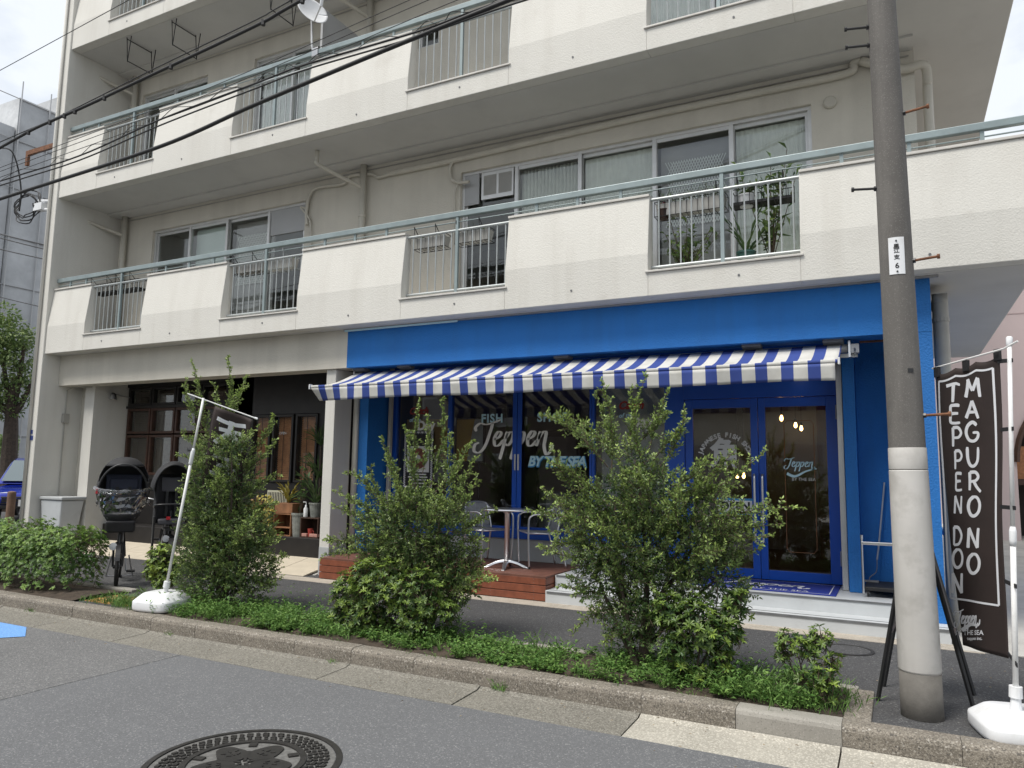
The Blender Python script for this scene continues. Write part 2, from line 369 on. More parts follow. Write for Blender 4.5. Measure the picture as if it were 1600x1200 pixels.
mat('lens', (.6, .62, .64), .12)
mat('cable', (.013, .013, .014), .55)
mat('sticker_blue', (.03, .05, .2), .5)
mat('mustard', (.52, .30, .03), .6, var=(3, .1)); mat('paper', (.48, .48, .46), .7, var=(2, .05))
mat('food', (.16, .055, .03), .5, var=(28, .7)); mat('sign_yellow', (.50, .40, .10), .6)
leaf_mat('leaf_holly', (.056, .106, .034), (.38, .50, .13))
leaf_mat('leaf_azalea', (.038, .085, .022), (.29, .40, .07))
leaf_mat('leaf_hedge', (.072, .145, .036), (.31, .46, .10))
leaf_mat('leaf_weed', (.075, .17, .035), (.27, .42, .11), .55)
leaf_mat('leaf_tree', (.10, .165, .05), (.36, .43, .15), .5)
leaf_mat('leaf_plant', (.05, .105, .04), (.24, .34, .10))
leaf_mat('leaf_yellow', (.35, .30, .05), (.50, .42, .10))
leaf_mat('leaf_dry', (.12, .08, .045), (.42, .34, .22), .8); leaf_mat('leaf_red', (.06, .07, .03), (.50, .03, .06)); leaf_mat('leaf_orange', (.09, .13, .04), (.55, .30, .12))
mat('sign_cream', (.55, .53, .40), .7); mat('brick_pink', (.42, .22, .18), .85, var=(12, .2)); mat('brown_tile', (.14, .10, .08), .7, var=(3, .15)); mat('joint_pink', (.40, .31, .31), .9); mat('glass_car_dark', (.10, .13, .14), .06, coat=1.)
glass_mat('glass_shop', (.76, .79, .80), gain=1.7); glass_mat('glass_room', (.93, .95, .94)); glass_mat('glass_car', (.25, .3, .32))
emit_mat('bulb_warm', (1., .55, .18), 14.); emit_mat('bulb_white', (1., .93, .8), 3.)
def clear_film():
    m = bpy.data.materials.new('clear_film'); m.use_nodes = True; MATS['clear_film'] = m; t = m.node_tree; t.nodes.clear()
    o = t.nodes.new('ShaderNodeOutputMaterial'); a = t.nodes.new('ShaderNodeBsdfTransparent'); a.inputs[0].default_value = (.8, .81, .82, 1)
    g = t.nodes.new('ShaderNodeBsdfGlossy'); g.inputs['Roughness'].default_value = .08
    fr = t.nodes.new('ShaderNodeFresnel'); thin_ior(t, fr, 1.7); ms = t.nodes.new('ShaderNodeMixShader')
    mu = t.nodes.new('ShaderNodeMath'); mu.operation = 'MULTIPLY'; mu.inputs[1].default_value = 2.2; mu.use_clamp = True
    t.links.new(fr.outputs[0], mu.inputs[0]); t.links.new(mu.outputs[0], ms.inputs[0]); t.links.new(a.outputs[0], ms.inputs[1]); t.links.new(g.outputs[0], ms.inputs[2]); t.links.new(ms.outputs[0], o.inputs[0])
clear_film()
# ================================================================== ground, road, kerb, pavement
ZP = .13                                           # pavement level
struct('ground', MB().add([(-400, -400, -.03), (400, -400, -.03), (400, 400, -.03), (-400, 400, -.03)], [(0, 1, 2, 3)]), 'asphalt_old')
struct('road', MB().box(-5.53, 60, -7, 4.592, -.2, 0), 'asphalt')
struct('road_old_surface', MB().box(-90, -5.542, -7, 4.592, -.2, -.001), 'asphalt_old')
pv = MB().box(-60, 40, 5.02, 60, -.2, ZP); struct('pavement', pv, 'asphalt_walk')
JX = -.355
kerb = struct('kerb', MB().box(-40, 12, 5.03, 5.13, -.2, .10), 'kerb_plain')
def kerb_prof():
    return [(5.0, -.05), (5.0, .118), (5.008, .138), (5.024, .149), (5.045, .152), (5.155, .15), (5.155, -.05)]
kme = MB().prism(kerb_prof(), 0.0015, .611, 'x').mesh('kerb_stone', 'kerb_stone')
kme2 = MB().prism(kerb_prof(), 0.0015, .611, 'x').mesh('kerb_stone', 'kerb_plain')
for i in range(-30, 12):
    o = piece('kerb_stone', kme2 if i == -1 else kme, kerb, (JX + i * .6125, random.uniform(-.004, .004), random.uniform(-.003, .003)))
    if i == -1: o['label'] = 'paler smooth kerb stone'
gut = struct('gutter', MB().box(-60, 12, 4.6, 5.0, -.2, -.012), 'soil')
def gutter_prof(): return [(4.594, -.05), (4.594, .0), (4.95, .012), (4.998, .03), (4.998, -.05)]
gme = MB().prism(gutter_prof(), .005, 1.22, 'x').mesh('gutter_slab', 'gutter_stone')
gme2 = MB().prism(gutter_prof(), .005, 1.22, 'x').mesh('gutter_slab', 'gutter_new')
for i in range(-16, 5):
    o = piece('gutter_slab', gme2 if i >= 0 else gme, gut, (-1.585 + i * 1.225, 0, random.uniform(-.003, .002)))
    if i >= 0: o['label'] = 'pale beige new gutter slab'
# planting beds: soil with a thin back edging
def bed(x0, x1, name='planting_bed'):
    def top(u, v):
        x = x0 + (x1 - x0) * u; y = 5.15 + .74 * v
        return (x, y, .138 + .035 * math.sin(math.pi * v) * (1 + .5 * mnoise.noise((x * 2, y * 4, 0))))
    b = MB().grid(top, int((x1 - x0) * 6), 8); return struct(name, b, 'soil')
bed(-22, -8.0); bed(-7.05, -.36)
edg = MB().box(-22, -8.0, 5.89, 5.99, 0, .165).box(-7.05, -.30, 5.89, 5.97, 0, .15); struct('bed_edging', edg, 'kerb_plain', .01)
struct('bed_end_kerb', MB().box(-.358, -.20, 5.157, 5.888, 0, .15), 'kerb_stone', .012)
struct('bed_end_kerb', MB().box(-7.20, -7.06, 5.157, 5.99, 0, .15), 'kerb_stone', .012)
struct('old_tactile_strip', MB().box(-7.98, -7.22, 5.3, 5.72, .1, .136), 'paint_orange')
# strip in front of the steps, pale side yard, ramped apron before the dark shop
struct('step_strip', MB().box(-8.9, .6, 7.66, 7.93, 0, .134), 'strip_stone')
struct('side_yard', MB().box(.40, 30, 7.7, 40, 0, .137), 'concrete_pale')
ap = struct('apron', MB().add([(-13.4, 7.97, .10), (-7.25, 7.97, .10), (-7.25, 9.12, .30), (-13.4, 9.12, .30)], [(0, 1, 2, 3)]), 'concrete_pale')
def apz(y): return .135 + (y - 7.97) / 1.15 * .205
tw, td = .60, .285
tm = MB().add([(0, 0, 0), (tw - .008, 0, 0), (tw - .008, td - .006, .0508), (0, td - .006, .0508)] + [(0, 0, -.02), (tw - .008, 0, -.02), (tw - .008, td - .006, .03), (0, td - .006, .03)],
             [(0, 1, 2, 3), (4, 5, 1, 0), (5, 6, 2, 1), (6, 7, 3, 2), (7, 4, 0, 3)]).mesh('paving_tile', 'apron_tile')
for r in range(4):
    for c in range(10):
        piece('paving_tile', tm, ap, (-13.3 + c * tw, 7.975 + r * td, apz(7.975 + r * td) + random.uniform(-.001, .001)))
# painted marking and covers
struct('road_marking', MB().add([(-9.6, 4.56, .004), (-7.73, 4.56, .004), (-7.33, 4.32, .004), (-7.46, 4.17, .004), (-9.6, 4.17, .004)], [(0, 1, 2, 3, 4)]), 'paint_blue_road')

mc = thing('manhole_cover', 'round dark cast iron manhole cover with relief pattern in the road', 'manhole cover', (-3.38, 3.08, 0))
MCX, MCY, MR = -3.25, 3.15, .53
part('rim', MB().lathe([(MR, -.02), (MR, .006), (MR - .035, .008), (MR - .036, -.004), (MR - .3, -.005)], (MCX, MCY, 0), 64), 'iron', mc)
part('plate', MB().lathe([(MR - .04, -.02), (MR - .04, .002), (.001, .002)], (MCX, MCY, 0), 64), 'iron_recess', mc)
rl = MB()
def bump_(x, y, sx, sy, a, h=.0085):
    c, s = math.cos(a), math.sin(a); rl.obox((MCX + x, MCY + y, .002 + h / 2), (sx * c, sx * s, 0), (-sy * s, sy * c, 0), (0, 0, h / 2))
for rr, n in ((.445, 60), (.415, 56), (.385, 52), (.355, 48)):
    for k in range(n):
        a = 2 * math.pi * (k + .5 * (n % 8 == 0)) / n; bump_(rr * math.cos(a), rr * math.sin(a), .011, .009 if k % 2 else .016, a + (.5 if k % 2 else -.3))
part('stud_ring', rl, 'iron', mc)
part('ring', MB().lathe([(.335, 0), (.335, .0095), (.30, .0095), (.30, 0)], (MCX, MCY, .0015), 64), 'iron', mc)
rl = MB()                                          # petal shaped relief in the middle
for k in range(5):
    a0 = 2 * math.pi * k / 5 + .3
    pl = []
    for t in range(24):
        th = 2 * math.pi * t / 24; px = .16 + .115 * math.cos(th); py = .082 * math.sin(th) * (1 + .12 * math.cos(3 * th))
        pl.append((MCX + px * math.cos(a0) - py * math.sin(a0), MCY + px * math.sin(a0) + py * math.cos(a0)))
    rl.prism(pl, .003, .0095, 'z')
part('petal_relief', rl, 'iron', mc)
rl = MB()
for k in range(5):
    a0 = 2 * math.pi * k / 5 + .3
    for q in (-1, 0, 1):
        for s_ in (0, 1): bump_((.13 + .05 * s_) * math.cos(a0 + q * .22), (.13 + .05 * s_) * math.sin(a0 + q * .22), .013, .004, a0 + q, .012)
    bump_(.265 * math.cos(a0 + .63), .265 * math.sin(a0 + .63), .028, .022, a0 + .63)
    bump_(.09 * math.cos(a0 + .63), .09 * math.sin(a0 + .63), .07, .008, a0 + .63)
part('cross_relief', rl, 'iron', mc)['kind'] = 'stuff'
mc2 = thing('manhole_cover', 'small round cover in the dark pavement before the entrance steps', 'manhole cover', (-.44, 7.2, ZP))
part('rim', MB().lathe([(.21, -.02), (.21, .006), (.18, .007), (.179, .003), (.1, .003)], (-.44, 7.2, ZP), 40), 'iron', mc2)
part('plate', MB().lathe([(.177, -.02), (.177, .005), (.15, .007), (.14, .004), (.0, .004)], (-.44, 7.2, ZP), 40), 'asphalt_walk', mc2)

# ================================================================== apartment building
YB, YW, YF = 7.85, 9.10, 8.14                       # parapet face, balcony back wall, ground floor beam face
XL, XR, XC = -13.48, 1.24, .345                     # inner face of the end fin, end of the balconies, corner of the body
S = [3.56, 6.45, 9.34, 12.23]
OPEN = [(-12.40, -10.93), (-9.08, -7.55), (-5.73, -4.18), (-2.38, -.79)]
bld = thing('apartment_building', 'cream rendered apartment block with long balconies above shops', 'building', (-6.5, 9, 0))
part('end_fin', MB().box(-13.66, XL, 7.82, 16, ZP - .1, 15.2), 'render_white', bld, .01)
part('side_wall', MB().box(-13.60, XL - .05, 16, 20, 0, 15.2), 'render_white', bld)
part('body_wall', MB().box(XC - .2, XC, YW + .22, 20, 3.4, 15.2), 'render_beige', bld)
part('back_wall', MB().box(XL, XC - .2, 14, 14.2, 0, 15.2), 'interior_paint', bld)
for s in S:
    part('balcony_slab', MB().box(XL + .003, XR - .01, YB + .176, 14, s, s + .17), 'soffit_paint', bld)
# drip line / raised beam strip where the wall meets the soffit
for s in S[1:3]:
    part('wall_beam', MB().box(XL + .01, XC - .01, 8.80, YW, s - .03, s - .002), 'soffit_paint', bld)
def parapet(s, nm):
    mb = MB(); full = [(YB, s), (YB, s + .49), (YB + .075, s + 1.165), (YB + .205, s + 1.165), (YB + .175, s + .2), (YB + .175, s)]
    low = [(YB, s), (YB, s + .262), (YB + .175, s + .262), (YB + .175, s)]
    xs = [XL + .002]; kinds = []
    for a, b in OPEN: xs += [a, b]
    xs += [XR]
    for i in range(len(xs) - 1): mb.prism(full if i % 2 == 0 else low, xs[i], xs[i + 1], 'x')
    mb.box(XR - .16, XR, YB + .206, 14, s + .002, s + 1.165)
    part('parapet', mb, 'render_white', bld, .007)
    for i in range(0, len(xs) - 1, 2):
        part('coping', MB().box(xs[i] + (.0 if i else .02), xs[i + 1], YB + .055, YB + .225, s + 1.166, s + 1.195), 'coping_metal', bld, .004)
    for a, b in OPEN:
        part('sill', MB().box(a - .03, b + .03, YB - .022, YB + .19, s + .263, s + .285), 'coping_metal', bld, .004)
for s in S[:3]: parapet(s, '')
for s in S[:3]:
    for k, x in enumerate((-11.9, -10.2, -8.2, -6.6, -4.9, -3.3, -1.4, .35)):
        part('weep_hole', MB().tube([(x, YB - .006, s + .13 + .01 * (k % 3)), (x, YB + .03, s + .13 + .01 * (k % 3))], .013, 8), 'nosing', bld)
part('roof_parapet', MB().box(XL, XR, YB, YB + .18, S[3], S[3] + 1.1), 'render_white', bld)
# railings: top rail along the whole balcony, posts, and bars in every opening
bar_me = MB().tube([(0, 0, 0), (0, 0, .80)], .0085, 6).mesh('baluster', 'bar_paint')
for s in S[:3]:
    yr = YB + .13
    rail = part('railing', MB().box(XL + .02, XR - .02, yr - .032, yr + .032, s + 1.315, s + 1.392), 'rail_paint', bld, .008)
    part('rod', MB().tube([(XL + .03, yr, s + 1.255), (XR - .03, yr, s + 1.255)], .008, 6), 'rail_paint', rail)
    xs = [-13.1, -12.65]
    for k, (a, b) in enumerate(OPEN):
        n = OPEN[k + 1][0] if k < 3 else XR
        xs += [b + (n - b) * q for q in (.2, .5, .8)]
    pm = MB().box(-.018, .018, -.012, .012, 0, .125).mesh('post', 'rail_paint')
    for x in xs: piece('post', pm, rail, (x, yr, s + 1.192))
    yi = YB + .125
    for a, b in OPEN:
        inf = part('railing', MB().tube([(a, yi, s + 1.14), (b, yi, s + 1.14)], .019, 8), 'bar_paint', bld); part('bottom_bar', MB().tube([(a, yi, s + .35), (b, yi, s + .35)], .017, 8), 'bar_paint', inf)
        m_ = (a + b) / 2
        part('centre_post', MB().box(m_ - .02, m_ + .02, yi - .018, yi + .018, s + .286, s + 1.316), 'rail_paint', inf)
        for h in range(2):
            p0, p1 = (a, m_ - .02) if h == 0 else (m_ + .02, b)
            for q in range(6): piece('baluster', bar_me, inf, (p0 + (p1 - p0) * (q + (.75 if h == 0 else .75)) / 6.3, yi, s + .345))
# balcony floors' back walls with window groups --------------------------------------------
def wall_with(s, groups, z0=.17, top=2.89, lin=.0):
    """groups: (x0, x1, head height above soffit)"""
    mb = MB(); xs = XL + .004
    for a, b, h0, h1 in groups:
        mb.box(xs, a, YW, YW + .2, s + z0, s + top - .001)
        mb.box(a, b, YW, YW + .2, s + h1, s + top - .001)
        if h0 > z0 + .02: mb.box(a, b, YW, YW + .2, s + z0, s + h0)
        xs = b
    mb.box(xs, XC, YW, YW + .2, s + z0, s + top - .001)
    part('balcony_wall', mb, 'render_beige', bld)
def pane_back(w_, x0, x1, z0, z1, kind):
    y = YW + .17
    if kind in ('curtain', 'blind', 'white'):
        n = 60 if kind != 'blind' else 12; amp = .018 if kind != 'blind' else .004
        def fn(u, v): return (x0 + (x1 - x0) * u, y + .005 + amp * math.sin(u * n * 1.7) + (.0 if kind != 'blind' else amp * math.copysign(1, math.sin(u * 70))), z0 + (z1 - z0) * v)
        part('curtain', MB().grid(fn, 70, 1), 'curtain_white' if kind == 'white' else 'curtain_grey', w_, smooth=kind != 'blind', solid=.004)
    elif kind == 'frost': part('frosted_film', MB().box(x0, x1, y + .01, y + .016, z0, z1), 'frost_green', w_)
    elif kind == 'lattice':
        part('backing', MB().box(x0, x1, y + .08, y + .09, z0, z1), 'pane_back', w_)
        lt = MB()
        for band in range(4):
            zb = z0 + (z1 - z0) * (.46 + .105 * band)
            for d in (-1, 1):
                for k in range(26):
                    xc = x0 + (x1 - x0) * (k + .5) / 26
                    if x0 + .1 < xc < x1 - .1: lt.obox((xc, y + .045 + .004 * d, zb + .11), (.055 * d, 0, .12), (.0, .002, 0), (.004, 0, -.004 * d))
        part('lattice_screen', lt, 'lattice_white', w_)
def window(s, x0, x1, z0, z1, cuts, kinds, y=YW, fr=.045, mat_f='aluminium', transom=None, name='window'):
    y0 = y + .05
    fm = MB().box(x0, x1, y0, y0 + .1, z1 - fr, z1).box(x0, x1, y0, y0 + .1, z0, z0 + fr).box(x0, x0 + fr, y0, y0 + .1, z0 + fr, z1 - fr).box(x1 - fr, x1, y0, y0 + .1, z0 + fr, z1 - fr)
    xs = [x0 + fr] + cuts + [x1 - fr]
    w_ = part(name, fm, mat_f, bld, .003)
    for i, k in enumerate(kinds):
        a, b = xs[i], xs[i + 1]; off = .012 if i % 2 else .045
        q = .034
        part('sash', MB().box(a, a + q, y0 + off, y0 + off + .03, z0 + fr, z1 - fr).box(b - q, b, y0 + off, y0 + off + .03, z0 + fr, z1 - fr).box(a + q, b - q, y0 + off, y0 + off + .03, z1 - fr - .05, z1 - fr).box(a + q, b - q, y0 + off, y0 + off + .03, z0 + fr, z0 + fr + .07), mat_f, w_)
        if i: part('mullion', MB().box(a - .026, a + .026, y0 - .004, y0 + .011, z0 + fr, z1 - fr), mat_f, w_)
        if k == 'panel': part('panel', MB().box(a + q, b - q, y0 + off + .008, y0 + off + .022, z0 + fr + .07, z1 - fr - .05), 'panel_grey', w_)
        else:
            part('pane', MB().box(a + q, b - q, y0 + off + .012, y0 + off + .018, z0 + fr + .07, z1 - fr - .05), 'glass_room', w_)
            pane_back(w_, a + q, b - q, z0 + fr + .07, z1 - fr - .05, k)
    return w_
s = S[0]
wall_with(s, [(-12.50, -8.66, .2, 2.51), (-5.62, -.75, .2, 2.46)])
window(s, -12.50, -8.66, s + .2, s + 2.51, [-11.51, -10.55, -9.53], ['dark', 'frost', 'lattice', 'dark'])
window(s, -5.62, -.75, s + .2, s + 2.46, [-4.71, -3.73, -2.68, -1.69], ['dark', 'curtain', 'blind', 'lattice', 'blind'])
w_ = window(s, -12.9, -12.8, s + 1.2, s + 1.3, [], [], name='meter_box') if False else None
part('panel', MB().box(-9.48, -8.71, YW + .055, YW + .075, s + 2.02, s + 2.46), 'panel_grey', bld)
part('panel', MB().box(-5.57, -5.33, YW + .05, YW + .07, s + 1.95, s + 2.41), 'panel_grey', bld)
vent = part('louvre_panel', MB().box(-5.29, -4.76, YW + .052, YW + .072, s + 2.0, s + 2.41), 'aluminium', bld)
for a in (-5.25, -5.0):
    sl = MB()
    for k in range(16): sl.box(a + k * .0135, a + k * .0135 + .006, YW + .046, YW + .0515, s + 2.06, s + 2.36)
    part('louvre_slats', sl, 'pvc_grey', vent)['kind'] = 'stuff'
s = S[1]
wall_with(s, [(-13.1, -11.25, .2, 2.49), (-10.05, -8.24, .2, 2.49), (-6.47, -6.08, 1.75, 2.12), (-2.95, -.80, .2, 2.46)])
window(s, -13.1, -11.25, s + .2, s + 2.49, [-12.2], ['dark', 'curtain'])
window(s, -10.05, -8.24, s + .2, s + 2.49, [-9.15], ['white', 'white'])
window(s, -6.47, -6.08, s + 1.75, s + 2.12, [], [])
part('pane', MB().box(-6.43, -6.12, YW + .1, YW + .106, s + 1.79, s + 2.08), 'glass_room', bld)
window(s, -2.95, -.80, s + .2, s + 2.46, [-1.9], ['white', 'white'])
part('screen_partition', MB().box(-7.62, -7.58, YB + .3, YW - .01, s + .18, s + 2.2), 'panel_grey', bld)
s = S[2]
wall_with(s, [(-13.0, -11.2, .2, 2.49), (-10.05, -8.24, .2, 2.49), (-5.6, -.80, .2, 2.46)])
window(s, -13.0, -11.2, s + .2, s + 2.49, [-12.1], ['white', 'white'])
window(s, -10.05, -8.24, s + .2, s + 2.49, [-9.15], ['white', 'dark'])
window(s, -5.6, -.8, s + .2, s + 2.46, [-3.2], ['white', 'curtain'])
# pipes
for s in S[:3]:
    for x in (-13.22, -7.38):
        p = part('drainpipe', MB().tube([(x, YW - .09, s + .17), (x, YW - .09, s + 2.885)], .052, 12), 'pvc_beige', bld, smooth=True)
        part('elbow', MB().tube(smooth_path([(x - .35, 8.32, s + 2.885), (x - .35, 8.32, s + 2.74), (x - .32, 8.36, s + 2.66), (x - .04, YW - .15, s + 2.5), (x, YW - .11, s + 2.45)], 5), .032, 10), 'pvc_beige', p, smooth=True)
        for zz in (.9, 2.0): part('bracket', MB().tube([(x, YW - .09, s + zz), (x, YW - .09, s + zz + .035)], .06, 12), 'pvc_beige', p)
    part('conduit', MB().tube([(XL + .25, YW - .015, s + 2.80), (XC - .05, YW - .015, s + 2.795)], .009, 6), 'pvc_grey', bld)
s = S[0]
yd = YW - .045
duct = part('refrigerant_duct', MB().tube(smooth_path([at(480, 352, yd), at(479, 332, yd), at(484, 305, yd), at(497, 293, yd), at(536, 287, yd), at(548, 275, yd), at(580, 272, yd), at(592, 277, yd), at(615, 270, yd), at(705, 251, yd), at(800, 229, yd), at(1000, 183, yd), at(1200, 141, yd), at(1322, 115, yd), at(1333, 100, yd), at(1345, 95, yd)], 6), [.028] * 48 + [.045] * 43, 10), 'pvc_beige', bld, smooth=True)
part('refrigerant_duct', MB().tube(smooth_path([at(1345, 95, yd - .02), (.2, YW - .06, 6.19), (.40, YW - .05, 6.2), (.46, YW + .0, 6.17), (.47, YW + .06, 6.05), (.47, YW + .1, 5.8), (.47, YW + .1, 3.8)], 6), .05, 10), 'pvc_beige', bld, smooth=True)
part('refrigerant_duct', MB().tube(smooth_path([at(722, 247, yd), at(708, 252, yd), at(703, 265, yd), at(706, 280, yd), at(717, 285, yd), at(733, 284, yd)], 5), .026, 8), 'pvc_beige', bld, smooth=True)
part('refrigerant_duct', MB().tube(smooth_path([at(716, 286, yd), at(711, 300, yd), at(710, 330, yd), at(709, 460, yd)], 5), .014, 8), 'pvc_beige', bld, smooth=True)
part('refrigerant_duct', MB().tube(smooth_path([at(478, 326, yd), at(470, 324, yd), at(476, 332, yd), at(484, 345, yd), at(486, 375, yd), at(485, 400, yd)], 5), .016, 8), 'pvc_beige', bld, smooth=True)
vcap = part('vent_cap', MB().lathe([(.075, 0), (.075, .03), (.06, .045), (.0, .048)], (0, 0, 0), 24), 'pvc_beige', bld)
vcap.location = at(1297, 161, YW - .0); vcap.rotation_euler = (R_(90), 0, 0)
# clothes pole hangers under the 4F slab and downpipe on the fin
for x in (-12.1, -10.9, -8.6):
    for dx in (0,):
        hb = MB()
        for y in (8.05, 8.55):
            hb.tube([(x - .06, y, 9.335), (x + .0, y, 8.86), (x + .06, y, 9.335)], .009, 6)
        hb.tube([(x - .06, 8.05, 9.31), (x - .06, 8.55, 9.31)], .009, 6); hb.tube([(x, 8.05, 8.87), (x, 8.55, 8.87)], .009, 6)
        part('clothes_pole_hanger', hb, 'black_metal', bld)
part('downpipe', MB().tube([(-13.64, 7.79, .2), (-13.64, 7.79, 15)], .028, 8), 'render_white', bld, smooth=True)
# rusty cable bracket and white standoff on the outer side of the fin
part('cable_bracket', MB().box(-14.75, -13.66, 7.9, 7.95, 7.52, 7.61).box(-14.75, -14.68, 7.9, 7.95, 7.32, 7.52), 'rust', bld)
part('cable_bracket', MB().tube([(-13.66, 7.95, 6.45), (-14.25, 7.95, 6.55)], .03, 8).tube([(-13.66, 7.95, 6.28), (-14.1, 7.95, 6.36)], .03, 8).box(-14.3, -14.05, 7.88, 8.0, 6.34, 6.48), 'plastic_white', bld)
part('number_sticker', MB().box(-13.655, -13.55, 7.812, 7.818, 2.02, 2.10), 'sticker_blue', bld); part('number_sticker', MB().box(-13.62, -13.57, 7.812, 7.818, 2.13, 2.20), 'sticker_blue', bld)
# ground floor: beam, ceiling, columns ------------------------------------------------------
BX = -6.83
part('beam', MB().box(XL + .003, BX, YF, YF + .32, 3.015, 3.559), 'render_beige', bld)
part('blue_fascia', MB().box(BX, XC + .005, YF - .006, YF + .32, 3.015, 3.556), 'blue_render', bld)
part('fascia_trim', MB().box(BX - .06, XC + .08, YF - .04, YF - .008, 3.538, 3.558), 'steel', bld)
part('fascia_flashing', MB().box(BX - .03, -5.0, YF - .045, YF - .041, 3.52, 3.545), 'print_teal', bld)
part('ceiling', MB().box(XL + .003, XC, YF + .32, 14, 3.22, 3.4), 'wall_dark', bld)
part('front_column', MB().box(-7.235, -7.06, 8.19, 8.56, .1, 3.014), 'render_white', bld, .008)
part('column_base', MB().box(-7.238, -7.057, 8.187, 8.563, .1, .52), 'grey_paint', bld, .008)
part('drainpipe', MB().tube([(-7.0, 8.6, .3), (-7.0, 8.6, 3.1)], .045, 12), 'pvc_beige', bld, smooth=True)
part('blue_column', MB().box(-6.96, -6.80, 8.62, 9.17, .3, 3.2), 'blue_render', bld)
part('frame_post', MB().box(-6.99, -6.93, 9.0, 9.06, .41, 3.2) if False else MB().box(-6.76, -6.71, 9.05, 9.10, .41, 3.2), 'pvc_beige', bld)
part('blue_column', MB().box(-.495, -.375, 8.71, 9.2, .41, 3.2), 'blue_render', bld)
part('alcove_wall', MB().box(-.375, .10, 9.0, 9.2, .41, 3.2), 'blue_render', bld)
part('blue_column', MB().box(.10, XC + .003, YF - .003, 9.2, .27, 3.014), 'blue_render', bld)
part('blue_wall', MB().box(XC - .1, XC + .002, 9.2, 14, .2, 3.56), 'blue_render', bld)
part('frame_post', MB().box(-.565, -.505, 8.80, 8.87, .41, 3.2), 'aluminium', bld, .004)
part('rusty_bracket', MB().box(-.30, -.05, 8.46, 8.52, 3.0, 3.05), 'rust', bld)
part('drainpipe', MB().tube(smooth_path([(.45, 8.95, 3.40), (.45, 8.68, 3.42), (.45, 8.60, 3.36), (.45, 8.60, 3.2), (.45, 8.60, .14)], 5), .072, 14), 'pvc_grey', bld, smooth=True)
part('pipe_bracket', MB().tube([(.45, 8.6, 3.18), (.45, 8.6, 3.22)], .08, 14).tube([(.45, 8.6, 2.6), (.45, 8.6, 2.63)], .078, 14), 'pvc_grey', bld)
# entrance steps
st = thing('entrance_steps', 'pale grey painted concrete steps before the blue glass doors', 'steps', (-1.6, 8.3, ZP))
part('lower_step', MB().box(-3.62, .37, 7.90, 8.17, .0, .268), 'grey_paint_light', st, .006)
part('upper_step', MB().box(-3.618, .098, 8.17, 9.16, .0, .406), 'grey_paint_light', st, .006)
part('nosing', MB().box(-3.60, .36, 7.893, 7.91, .238, .260), 'nosing', st)
part('nosing', MB().box(-3.60, .09, 8.163, 8.175, .392, .409), 'nosing', st)
part('nosing', MB().box(-3.60, .36, 7.93, 7.945, .2675, .2705), 'nosing', st)
# shop front ------------------------------------------------------------------------------
YS = 9.17
part('shop_dado', MB().box(-6.98, -2.54, YS - .02, YS + .1, .30, .70), 'grey_paint', bld)
part('shop_sill', MB().box(-6.78, -2.54, YS - .05, YS + .1, .701, .83), 'blue_gloss', bld, .006)
part('shop_header', MB().box(-6.78, -.50, YS - .02, YS + .1, 2.78, 3.2), 'blue_gloss', bld, .004)
def shop_window(x0, x1, z0=.83, z1=2.78):
    f = part('shop_window', MB().box(x0, x0 + .03, YS - .03, YS + .05, z0, z1).box(x1 - .03, x1, YS - .03, YS + .05, z0, z1).box(x0 + .03, x1 - .03, YS - .03, YS + .05, z1 - .05, z1).box(x0 + .03, x1 - .03, YS - .03, YS + .05, z0, z0 + .03), 'blue_gloss', bld, .003)
    part('pane', MB().box(x0 + .03, x1 - .03, YS + .008, YS + .014, z0 + .03, z1 - .05), 'glass_shop', f); return f
W1 = shop_window(-6.70, -5.735); W2 = shop_window(-5.735, -4.64); W3 = shop_window(-4.634, -3.545); W4 = shop_window(-3.54, -2.54)
for wn, xm in ((W2, -4.66), (W3, -4.61)):
    part('stile', MB().box(xm - .045 if wn is W2 else xm - .02, xm + .018 if wn is W2 else xm + .048, YS - .034, YS - .031, .86, 2.73), 'blue_gloss', wn)
    part('pull_handle', MB().box(xm - .012, xm + .012, YS - .045, YS - .0345, 1.62, 1.84), 'aluminium', wn, .003)
part('stile', MB().box(-6.78, -6.70, YS - .04, YS + .1, .83, 2.78), 'blue_gloss', bld)
part('blue_panel', MB().box(-2.54, -2.32, YS - .035, YS + .1, .406, 2.78), 'blue_gloss', bld, .004)
part('door_frame', MB().box(-2.32, -.565, YS - .045, YS + .1, 2.52, 2.78).box(-.575, -.50, YS - .045, YS + .1, .406, 2.52), 'blue_gloss', bld, .004)
def door(x0, x1, g0, g1, hx):
    z0, z1 = .416, 2.515
    d = part('door', MB().box(x0, g0, YS - .02, YS + .03, z0, z1).box(g1, x1, YS - .02, YS + .03, z0, z1).box(g0, g1, YS - .02, YS + .03, 2.407, z1).box(g0, g1, YS - .02, YS + .03, z0, .523), 'blue_gloss', bld, .004)
    part('pane', MB().box(g0, g1, YS + .004, YS + .010, .523, 2.407), 'glass_shop', d)
    part('pull_handle', MB().tube(smooth_path([(hx, YS - .02, 1.60), (hx, YS - .065, 1.60), (hx, YS - .07, 1.57), (hx, YS - .07, 1.0), (hx, YS - .07, .86), (hx, YS - .065, .83), (hx, YS - .02, .83)], 4), .014, 10), 'aluminium_bright', d, smooth=True)
    hy = x0 + .01 if hx > (x0 + x1) / 2 else x1 - .01
    for zz in (.62, 2.25): part('hinge', MB().tube([(hy, YS - .03, zz), (hy, YS - .03, zz + .16)], .009, 8), 'steel', d)
    return d
D1 = door(-2.315, -1.452, -2.22, -1.535, -1.495); D2 = door(-1.446, -.582, -1.367, -.702, -1.405)
YG = YS - .004                                      # lettering on the glass
